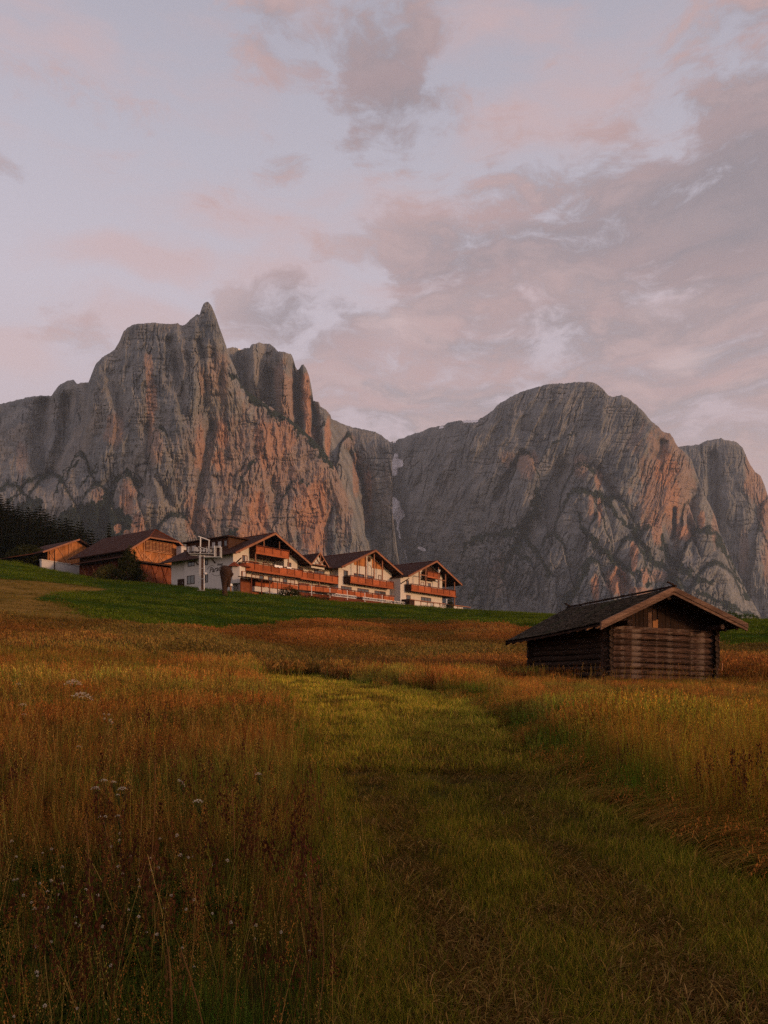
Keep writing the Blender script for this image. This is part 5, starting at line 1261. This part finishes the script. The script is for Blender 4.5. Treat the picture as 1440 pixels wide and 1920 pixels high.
def scatter(name, label, pts, rotz, scl, tint, idx, meshes, tilt=.08):
    N = len(pts)
    me = bpy.data.meshes.new(name); me.vertices.add(N); me.vertices.foreach_set('co', pts.astype(np.float32).ravel())
    a = me.attributes.new('rot', 'FLOAT_VECTOR', 'POINT'); rt = np.stack([RNG.normal(0, tilt, N), RNG.normal(0, tilt, N), rotz], -1); a.data.foreach_set('vector', rt.astype(np.float32).ravel())
    a = me.attributes.new('scl', 'FLOAT_VECTOR', 'POINT'); a.data.foreach_set('vector', np.asarray(scl, np.float32).ravel())
    a = me.attributes.new('idx', 'INT', 'POINT'); a.data.foreach_set('value', idx.astype(np.int32))
    color_attr(me, 'tint', tint)
    o = mesh_obj(name, me); tag(o, label, 'grass', kind='stuff')
    g = bpy.data.node_groups.new(name+'_nodes', 'GeometryNodeTree')
    g.interface.new_socket('Geometry', in_out='INPUT', socket_type='NodeSocketGeometry'); g.interface.new_socket('Geometry', in_out='OUTPUT', socket_type='NodeSocketGeometry')
    gi = g.nodes.new('NodeGroupInput'); go = g.nodes.new('NodeGroupOutput'); iop = g.nodes.new('GeometryNodeInstanceOnPoints'); jn = g.nodes.new('GeometryNodeJoinGeometry')
    for mi, mm in enumerate(meshes):
        src = bpy.data.objects.new('%s_source' % name, mm)
        oi = g.nodes.new('GeometryNodeObjectInfo'); oi.inputs['Object'].default_value = src; oi.inputs['As Instance'].default_value = True
        g.links.new(oi.outputs['Geometry'], jn.inputs[0])
    def na(nm, ty):
        x = g.nodes.new('GeometryNodeInputNamedAttribute'); x.data_type = ty; x.inputs['Name'].default_value = nm
        return [s for s in x.outputs if s.name == 'Attribute' and s.enabled][0]
    e2r = g.nodes.new('FunctionNodeEulerToRotation')
    g.links.new(na('rot', 'FLOAT_VECTOR'), e2r.inputs[0])
    g.links.new(gi.outputs[0], iop.inputs['Points']); g.links.new(jn.outputs[0], iop.inputs['Instance']); iop.inputs['Pick Instance'].default_value = True
    g.links.new(na('idx', 'INT'), iop.inputs['Instance Index']); g.links.new(e2r.outputs[0], iop.inputs['Rotation']); g.links.new(na('scl', 'FLOAT_VECTOR'), iop.inputs['Scale'])
    g.links.new(iop.outputs[0], go.inputs[0])
    md = o.modifiers.new('scatter', 'NODES'); md.node_group = g
    return o
def spread(n, D1, D2, power=2., kmax=.66):
    """ground points, density falling with distance**-power"""
    u = RNG.random(n)
    if abs(power-2) < 1e-6: D = D1*(D2/D1)**u
    else:
        e = 2-power; D = (D1**e+u*(D2**e-D1**e))**(1/e)
    x = RNG.uniform(-kmax, kmax, n)*D; z = ground_z(x, D); return x, D, z
def near_hut(x, y, m=.15):
    ca, sa = math.cos(hr), math.sin(hr); lx = (x-hx0)*ca+(y-hy0)*sa; ly = -(x-hx0)*sa+(y-hy0)*ca
    return (lx > -m) & (lx < WF+m) & (ly > -m) & (ly < WS+m)
def near_hotel(x, y):
    u = (x-HX)*.611+(y-HY)*.791; v = (x-HX)*.791-(y-HY)*.611
    return (u > -1) & (u < 62) & (v < 6.2)
def patch(x, y, f, seed): return fbm(x*f, y*f, 4, seed)
def layer(name, label, n, D1, D2, keep, meshes, tintf, hs=(.8, 1.2), power=2., kmax=.66, tilt=.08, ang=None):
    x, y, z = spread(n, D1, D2, power, kmax); zn = zone(x, y, z); k = keep(x, y, z, zn) & ~near_hut(x, y) & ~near_hotel(x, y)
    x, y, z = x[k], y[k], z[k]; N = len(x)
    s = RNG.uniform(hs[0], hs[1], N); scl = np.stack([s, s, s*RNG.uniform(.85, 1.15, N)], -1)
    t, sm = tintf(x, y, z); scl = scl*sm[:, None] if sm is not None else scl
    rot = RNG.uniform(0, 6.283, N) if ang is None else ang(x, y)+RNG.normal(0, .35, N)
    return scatter(name, label, np.stack([x, y, z-.01], -1), rot, scl, t, RNG.integers(0, len(meshes), N), meshes, tilt)
def edge_dist(x, y, z):
    """distance in metres to the mown strip (rough, sampled along its border)"""
    P = []
    for (a, b) in zip(G_STRIP, G_STRIP[1:]):
        for t in np.linspace(0, 1, 6)[:-1]: P.append((a[0]+(b[0]-a[0])*t, a[1]+(b[1]-a[1])*t))
    best = np.full(len(x), 1e9)
    px, py = project(x, y, z)
    for a, b in P: best = np.minimum(best, np.hypot((px-a)*y/F, (py-b)*y/F*3.))
    return best
def mixc(a, b, t): return np.asarray(a)[None, :]*(1-t[:, None])+np.asarray(b)[None, :]*t[:, None]

def tall_tint(x, y, z):
    a = sstep(patch(x, y, .35, 1), -.25, .3); b = sstep(patch(x, y, .09, 2), -.2, .25)
    px, py = project(x, y, z)
    t = mixc((1.15, 1.0, .85), (.62, 1.2, .80), a*.8)
    t = t*(.78+.45*b)[:, None]
    right = sstep(px, 900, 1250)*sstep(-y, -26, -8)      # greener, yellower stand on the right
    t = t*(1-right[:, None])+t*np.array([.90, 1.18, .75])[None, :]*right[:, None]
    low = sstep(-y, -7.5, -3.5)*sstep(-px, -700, -500)   # lush green hollow with clover by the path
    t = t*(1-.85*low[:, None])+t*np.array([.26, .62, .38])[None, :]*.85*low[:, None]
    s = rows_(x, y, z); marg = 1-.4*sstep(s, -.14, .0)*(s < .5)-.5*(s > .5)*(1-sstep(s, .98, 1.22))
    nearlow = .40+.60*sstep(y+patch(x, y, .4, 7)*1.5, 4.2, 8.5)
    t = t*RNG.uniform(.6, 1.45, len(x))[:, None]*np.stack([RNG.uniform(.9, 1.1, len(x)), RNG.uniform(.88, 1.15, len(x)), np.ones(len(x))], -1)
    hp = sstep(patch(x, y, .9, 91), -.35, .35)
    weed_shade = (sstep(s, .99, 1.02)*(1-sstep(s, 1.05, 1.22))*(y < 26)+.9*sstep(s, -.10, -.03)*(1-sstep(s, .02, .06)))*sstep(patch(x, y, .35, 95), -.45, .0)  # lush green weeds along the strip borders, ditch shade darkened into their tint
    t = t*(1-.85*weed_shade[:, None])+t*np.array([.28, .72, .42])[None, :]*.85*weed_shade[:, None]
    hutlow = 1-.5*sstep(px, 880, 960)*sstep(y, 15, 22)*(1-sstep(y, 31, 35))
    return t, (.74+.26*b+.20*hp)*marg*nearlow*hutlow
def rows_(x, y, z):     # position across the mown strip: 0 left border, 1 right border
    px, py = project(x, y, z); lx = np.interp(py, [1262, 1300, 1345, 1400, 1500, 1600, 1800, 2200], [470, 500, 540, 565, 590, 602, 630, 560]); rx = np.interp(py, [1262, 1288, 1312, 1392, 1482, 1566, 1690, 1860, 2200], [530, 720, 880, 975, 1100, 1260, 1500, 1900, 2700])
    return (px-lx)/(rx-lx)
def is_tall(x, y, z, zn):
    s = rows_(x, y, z); return (zn == 0) & ~((s > -.10) & (s < .5) & (RNG.random(len(x)) < .35)) | (zn == 1) & (s > 0) & (s < .07) & (RNG.random(len(x)) < .22)
CA = [clump('fine_tuft', seedgrass(.20, 30, .34, .80, .0036, .0075, 16), s) for s in range(4)]
CB = [clump('fine_leaves', leafgrass(.18, 34, .18, .5, .007, (GREEN, GREEN2, YEL, BROWN, STRAW)), s+20) for s in range(3)]
CC = [clump('mid_tuft', seedgrass(.45, 58, .32, .74, .007, .022, 9, .7, .6), s+40) for s in range(4)]
CD = [clump('far_tuft', seedgrass(1.0, 85, .28, .62, .022, .07, 5, .85, .3), s+60) for s in range(4)]
CE = [clump('clover_patch', clover_leaves(.22, 46), s+80) for s in range(3)]
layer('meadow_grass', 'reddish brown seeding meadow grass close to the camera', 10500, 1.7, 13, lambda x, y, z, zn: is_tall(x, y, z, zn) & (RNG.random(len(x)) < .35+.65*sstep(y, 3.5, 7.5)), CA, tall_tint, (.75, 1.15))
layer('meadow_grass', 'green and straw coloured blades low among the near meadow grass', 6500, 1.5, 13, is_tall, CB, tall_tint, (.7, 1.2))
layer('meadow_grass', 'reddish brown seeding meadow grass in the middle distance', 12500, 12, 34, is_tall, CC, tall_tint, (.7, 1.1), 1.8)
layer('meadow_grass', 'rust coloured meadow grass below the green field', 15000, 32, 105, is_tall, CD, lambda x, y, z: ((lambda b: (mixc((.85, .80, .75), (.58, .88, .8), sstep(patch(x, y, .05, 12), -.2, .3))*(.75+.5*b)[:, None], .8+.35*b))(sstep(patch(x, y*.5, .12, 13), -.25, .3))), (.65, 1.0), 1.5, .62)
layer('clover_leaves', 'dark green clover leaves in the hollow at the lower left', 5200, 1.5, 6.5, lambda x, y, z, zn: (zn == 0) & (rows_(x, y, z) < -.22) & (patch(x, y, .5, 33) > -.15), CE, lambda x, y, z: (mixc((.8, .9, .8), (1.1, 1.1, 1.), RNG.random(len(x))), None))
TS = [clump('tall_stems', seedgrass(.35, 5, .75, 1.15, .0045, .010, 22, 1., .1, (RUST, BROWN, STRAW)), s+400) for s in range(5)]
WD = [clump('sorrel', seedgrass(.10, 4, .55, .95, .006, .017, 34, 1., .6, ((.085, .032, .016), (.12, .042, .018))), s+420) for s in range(4)]
layer('meadow_grass', 'sparse tall stems standing above the meadow grass', 1700, 2.6, 30, is_tall, TS, lambda x, y, z: (mixc((.8, .75, .7), (1.25, 1.15, 1.), RNG.random(len(x))), .6+.4*sstep(y, 4, 8)), (.7, 1.1), 1.9, tilt=.14)
layer('sorrel_plants', 'dark reddish sorrel plants scattered through the meadow', 420, 3.0, 32, is_tall, WD, lambda x, y, z: (mixc((.8, .8, .8), (1.2, 1.2, 1.2), RNG.random(len(x))), None), (.7, 1.1), 1.7, tilt=.12)
# mown strip: stubble, thatch and greener margins
ST = [clump('stubble', leafgrass(.16, 60, .03, .10, .0045, (YEL, YEL, GREEN, STRAW), (.1, .7), 2), s+100) for s in range(4)]
SM = [clump('stubble_mid', leafgrass(.42, 110, .04, .12, .011, (YEL, YEL, GREEN, STRAW), (.1, .7), 2), s+120) for s in range(4)]
TH = [clump('cut_straw', thatch(.22, 60, .12, .004, (BROWN, (.14, .08, .025), (.24, .16, .05), (.10, .06, .018), (.34, .23, .08))), s+140) for s in range(4)]
TM = [clump('cut_straw_mid', thatch(.5, 90, .2, .010, (BROWN, (.14, .085, .025), (.17, .12, .035), (.12, .075, .02))), s+160) for s in range(3)]
def strip_n(s, y): return fbm(s*6.5, np.log(np.maximum(y, .5))*1.3+3, 4, 64)*1.1
def strip_tint(x, y, z):
    s = rows_(x, y, z); r = .5+.5*np.sin(s*20+patch(x, y, .2, 61)*2.2); b = sstep(strip_n(s, y)*.9+.7*patch(x, y, 1.5, 62)+.35*(r-.5), -.22, .26)
    edge = np.maximum(sstep(s, .74, .95), sstep(y, 20, 30)); far = sstep(y, 8, 22)  # near end tinted darker, putting foreground shade into the strip's colour
    g = np.clip(b*.8+edge*.7, 0, 1)
    return (mixc((.98, .80, .58), (1.35, 1.32, .82), g)*(.78+.50*far+.20*edge)[:, None])*RNG.uniform(.5, 1.55, len(x))[:, None], .75+.55*g
is_strip = lambda x, y, z, zn: zn == 1
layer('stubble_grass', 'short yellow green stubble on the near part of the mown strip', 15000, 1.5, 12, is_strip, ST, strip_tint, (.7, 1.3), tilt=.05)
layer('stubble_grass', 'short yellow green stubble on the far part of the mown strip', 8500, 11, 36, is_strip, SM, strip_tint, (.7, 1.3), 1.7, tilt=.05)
def thatch_keep(x, y, z, zn):
    s = rows_(x, y, z); r = .5+.5*np.sin(s*20+patch(x, y, .2, 61)*2.2); return (zn == 1) & (strip_n(s, y)*.9+.7*patch(x, y, 1.5, 62)+.35*(r-.5) < .06+RNG.normal(0, .1, len(x))) & (s < .93)
brown_t = lambda x, y, z: (mixc((.7, .65, .6), (1.25, 1.1, .9), RNG.random(len(x))), None)
layer('cut_grass', 'dry brown cut grass lying on the near mown strip', 5200, 1.5, 12, thatch_keep, TH, brown_t, (.8, 1.3), tilt=.03)
layer('cut_grass', 'dry brown cut grass lying on the far mown strip', 3800, 11, 34, thatch_keep, TM, brown_t, (.8, 1.2), 1.7, tilt=.03)
LW = [clump('sprout', leafgrass(.07, 9, .08, .24, .006, (YEL, GREEN, STRAW, YEL), (.2, 1.1), 3), s+180) for s in range(4)]
layer('stubble_grass', 'longer sprouts standing out of the mown strip', 2600, 1.6, 16, lambda x, y, z, zn: (zn == 1) & (patch(x, y, .6, 66) > -.05), LW, lambda x, y, z: (mixc((.8, .8, .7), (1.3, 1.25, .9), RNG.random(len(x))), None), (.6, 1.2))
# leaning grass along the right border of the strip
LD = [clump('leaning_tuft', lodged(.3, 46, .95, .007), s+200) for s in range(3)]
def lod_keep(x, y, z, zn):
    px, py = project(x, y, z); return (zn == 0) & (x > -.2*y+.5) & (px > 640) & (edge_dist(x, y, z) < 1.9+1.2*patch(x, y, .3, 71)) & (y > 6) & (y < 26)
layer('leaning_grass', 'long straw coloured grass leaning over the right edge of the mown strip', 14000, 6, 26, lod_keep, LD, lambda x, y, z: (mixc((.8, .75, .7), (1.7, 1.5, 1.1), RNG.random(len(x))), None), (.75, 1.2), 1.6, .6, ang=lambda x, y: np.full(len(x), -.75))
# green field on the slope
FG = [clump('field_tuft', leafgrass(1.5, 120, .10, .30, .05, ((.070, .115, .012), (.045, .080, .009), (.11, .14, .022)), (.1, .6), 2), s+220) for s in range(3)]
layer('field_grass', 'dense green grass of the field below the hotel', 15000, 45, 175, lambda x, y, z, zn: zn == 2, FG, lambda x, y, z: ((lambda b: (mixc((.6, .68, .6), (1.5, 1.35, 1.1), b)*RNG.uniform(.75, 1.3, len(x))[:, None], .6+.6*b))(sstep(patch(x*.25, y, .16, 81)+patch(x, y, .5, 82)*.6+.25*np.sin(y*.55+x*.12+patch(x, y, .05, 84)*6), -.35, .4))), (.7, 1.1), .8, .64)
FT = [clump('tan_tuft', leafgrass(1.5, 90, .06, .16, .05, ((.24, .15, .035), (.17, .12, .03), (.12, .12, .02)), (.1, .7), 2), s+240) for s in range(2)]
layer('field_grass', 'short tan grass of the mown patch at the far left', 5000, 45, 140, lambda x, y, z, zn: zn == 3, FT, lambda x, y, z: (mixc((.7, .7, .7), (1.15, 1.1, 1.), sstep(patch(x*.6, y, .15, 83), -.3, .3)), None), (.7, 1.1), .9, .64)

# ------------------------------------------------------------------ flowers
random.seed(5)
m, n, p = material('white_petals', (.86, .78, .64), .8); M['petal'] = m
m, n, p = material('flower_stem', (.05, .055, .015), .8); M['stem'] = m
m, n, p = material('clover_petals', (.56, .46, .34), .8); M['clover'] = m
def umbel(px, py, wpx, h, label, tilt=0.):
    D = 2.5
    for _ in range(200):
        x = X(px, D); z = (YH-py)/F*D; zt = gz(x, D)+h*.70+.10
        if zt >= z: break
        D += .12
    x = X(px, D); z = (YH-py)/F*D; r_ = wpx/F*D/2; zg = gz(x, D)
    o = thing('umbel_flower', label, 'flower', (x, D, zg), 0, 'white umbel flowers in the tall meadow')
    H = z-zg; st_ = MB()
    st_.tube((0, 0, 0), (.02, 0, H-.12), .0045, .003, n=5); 
    head_ = MB(); nu = 15
    for i in range(nu):
        a = i*2.4; rr = r_*math.sqrt((i+.5)/nu); cx, cy_ = rr*math.cos(a), rr*math.sin(a); cz = H-.55*rr*rr/r_-tilt*cx
        st_.tube((.02, 0, H-.12), (cx, cy_, cz-.01), .002, .0015, n=4, cap=False)
        for k in range(7):
            b = random.uniform(0, 6.28); s = r_*.22*random.uniform(.3, 1.); c = (cx+s*math.cos(b), cy_+s*math.sin(b), cz+random.uniform(-.3, .3)*r_*.35); e = r_*.085
            q_ = len(head_.v); b2_ = random.uniform(0, 1.5)
            head_.v += [(c[0]+e*math.cos(b2_+j*1.57), c[1]+e*math.sin(b2_+j*1.57), c[2]+(.4*e if j % 2 else 0)) for j in range(4)]; head_.f.append(tuple(q_+j for j in range(4)))
    for i in range(2): blade(st_, [], 0, 0, random.uniform(0, 6), H*.45, .6, .02, GREEN)
    st_.build('stem', M['stem'], o); head_.build('flower_head', M['petal'], o)
for a in ((137, 1275, 32, 1.2, 'upper of the two widest white umbels high at the left'), (155, 1299, 38, 1.15, 'lower of the two widest white umbels high at the left', .15), (35, 1281, 10, 1.0, 'small white umbel at the upper left edge of the meadow'), (43, 1319, 14, .9, 'white umbel below the small one near the left edge'), (46, 1338, 10, .85, 'faint white umbel lowest of those near the left edge'),
          (195, 1461, 14, .75, 'left of the two flat umbels topping the group of five'), (212, 1464, 12, .75, 'right of the two flat umbels topping the group of five'), (179, 1475, 18, .7, 'leftmost umbel of the group of five'), (230, 1476, 18, .7, 'rightmost umbel of the group of five'), (221, 1489, 8, .65, 'lowest umbel of the group of five'),
          (340, 1464, 15, .75, 'tilted white umbel alone right of the group of five', .8), (371, 1499, 19, .7, 'flat white umbel lower right of the tilted one'), (484, 1449, 13, .75, 'white umbel nearest the mown strip'), (148, 1398, 9, .8, 'tiny white umbel between the wide pair and the group of five'), (193, 1528, 16, .6, 'thin white umbel below the group of five'), (222, 1528, 12, .6, 'thin white umbel right of the other one below the group of five')):
    umbel(*a)
def clover_mesh(seed):
    rg = random.Random(seed); q = MB()
    for i in range(34):
        a = i*2.4; e = rg.uniform(-.5, 1.4); ce = math.cos(e); d = Vector((math.cos(a)*ce, math.sin(a)*ce, math.sin(e))); s = Vector((-math.sin(a), math.cos(a), 0))*.0022
        b = len(q.v); p0 = d*.004; p1 = d*.012; q.v += [tuple(p0-s), tuple(p0+s), tuple(p1+s), tuple(p1-s)]; q.f.append((b, b+1, b+2, b+3))
    return q.mesh('blossom', M['clover'])
CLV = [clover_mesh(s) for s in range(3)]
stem_me = MB().tube((0, 0, -1), (0, 0, 0), .0015, .0012, n=4, cap=False).mesh('stem', M['stem'])
cl = [(22, 1578), (80, 1600), (97, 1592), (30, 1607), (26, 1651), (33, 1649), (75, 1657), (96, 1652), (117, 1626), (117, 1658), (89, 1672), (44, 1679), (110, 1678), (59, 1693), (65, 1705), (88, 1702), (142, 1720), (142, 1731), (148, 1736), (96, 1766), (68, 1776), (69, 1823), (70, 1830), (84, 1886), (145, 1891), (26, 1906), (222, 1912), (208, 1811),
      (192, 1738), (222, 1625), (231, 1634), (231, 1640), (260, 1650), (261, 1663), (280, 1621), (282, 1610), (283, 1632), (297, 1628), (309, 1703), (321, 1680), (364, 1687), (349, 1705), (241, 1706), (260, 1719), (275, 1748), (294, 1752), (398, 1713), (364, 1813), (342, 1778), (353, 1608), (362, 1607), (338, 1604), (300, 1573), (332, 1567), (224, 1576), (209, 1588),
      (426, 1614), (400, 1621), (183, 1679), (161, 1668), (246, 1607), (224, 1563), (195, 1340), (204, 1341), (196, 1348), (207, 1351), (210, 1356), (480, 1735), (478, 1760), (527, 1748), (580, 1783), (433, 1730), (572, 1642)]
c0 = None
for px_, py_ in cl:
    h = .44 if py_ > 1540 else .9
    D = 1.2
    for _ in range(400):
        if gz(X(px_, D), D)+h >= (YH-py_)/F*D: break
        D += .03
    D = max(D-.15, 1.0)
    x, z = X(px_, D), (YH-py_)/F*D; s = random.uniform(4.5, 8)/F*D/.024
    o = thing('clover_flower', 'small white clover blossom low in the dark grass at the lower left', 'flower', (x, D, z), random.uniform(0, 6), 'white clover blossoms in the meadow')
    b_ = mesh_obj('blossom', CLV[random.randrange(3)], None, o); b_.scale = (s, s, s)
    s_ = mesh_obj('stem', stem_me, None, o); s_.scale = (1, 1, max(.05, z-gz(x, D)))
# tall dry stalks in front
dry = MB(); dcs = []
def stalk(px, py, topx, topy, D, label, th=.006):
    x0_, x1_ = X(px, D), X(topx, D); z1_ = (YH-topy)/F*D; zg = gz(x0_, D)
    o = thing('dry_stalk', label, 'plant', (x0_, D, zg), 0)
    q = MB(); P_ = [Vector(((x1_-x0_)*t+.03*math.sin(t*3), .05*t, (z1_-zg)*t)) for t in np.linspace(0, 1, 7)]
    for a, b in zip(P_, P_[1:]): q.tube(a, b, th*.5, th*.4, n=5, cap=False)
    q.build('stem', M['stalk'], o); q = MB(); cs = []
    head(q, cs, tuple(P_[-1]), .16, 26, .012, RUST, .008); me = q.mesh('seed_head', M['stalk']); mesh_obj('seed_head', me, None, o)
m, n, p = material('dry_stalk', (.20, .095, .030), .8); M['stalk'] = m
for a in ((295, 1920, 305, 1790, 2.6, 'thick rusty stalk at the bottom left of the centre'), (155, 1620, 152, 1535, 4.2, 'upright yellow stalk in the left meadow below the umbels'), (425, 1610, 430, 1480, 4.4, 'bent yellow stalk near the strip border'), (400, 1860, 330, 1790, 2.8, 'leaning stalk pointing up left at the bottom'), (262, 1515, 285, 1425, 4.6, 'slim red stalk left of the flat white umbel'), (590, 1790, 596, 1680, 3.4, 'thin pale stalk at the left border of the strip'), (560, 1760, 575, 1650, 3.5, 'rusty stalk with drooping tip beside the strip')):
    stalk(*a)
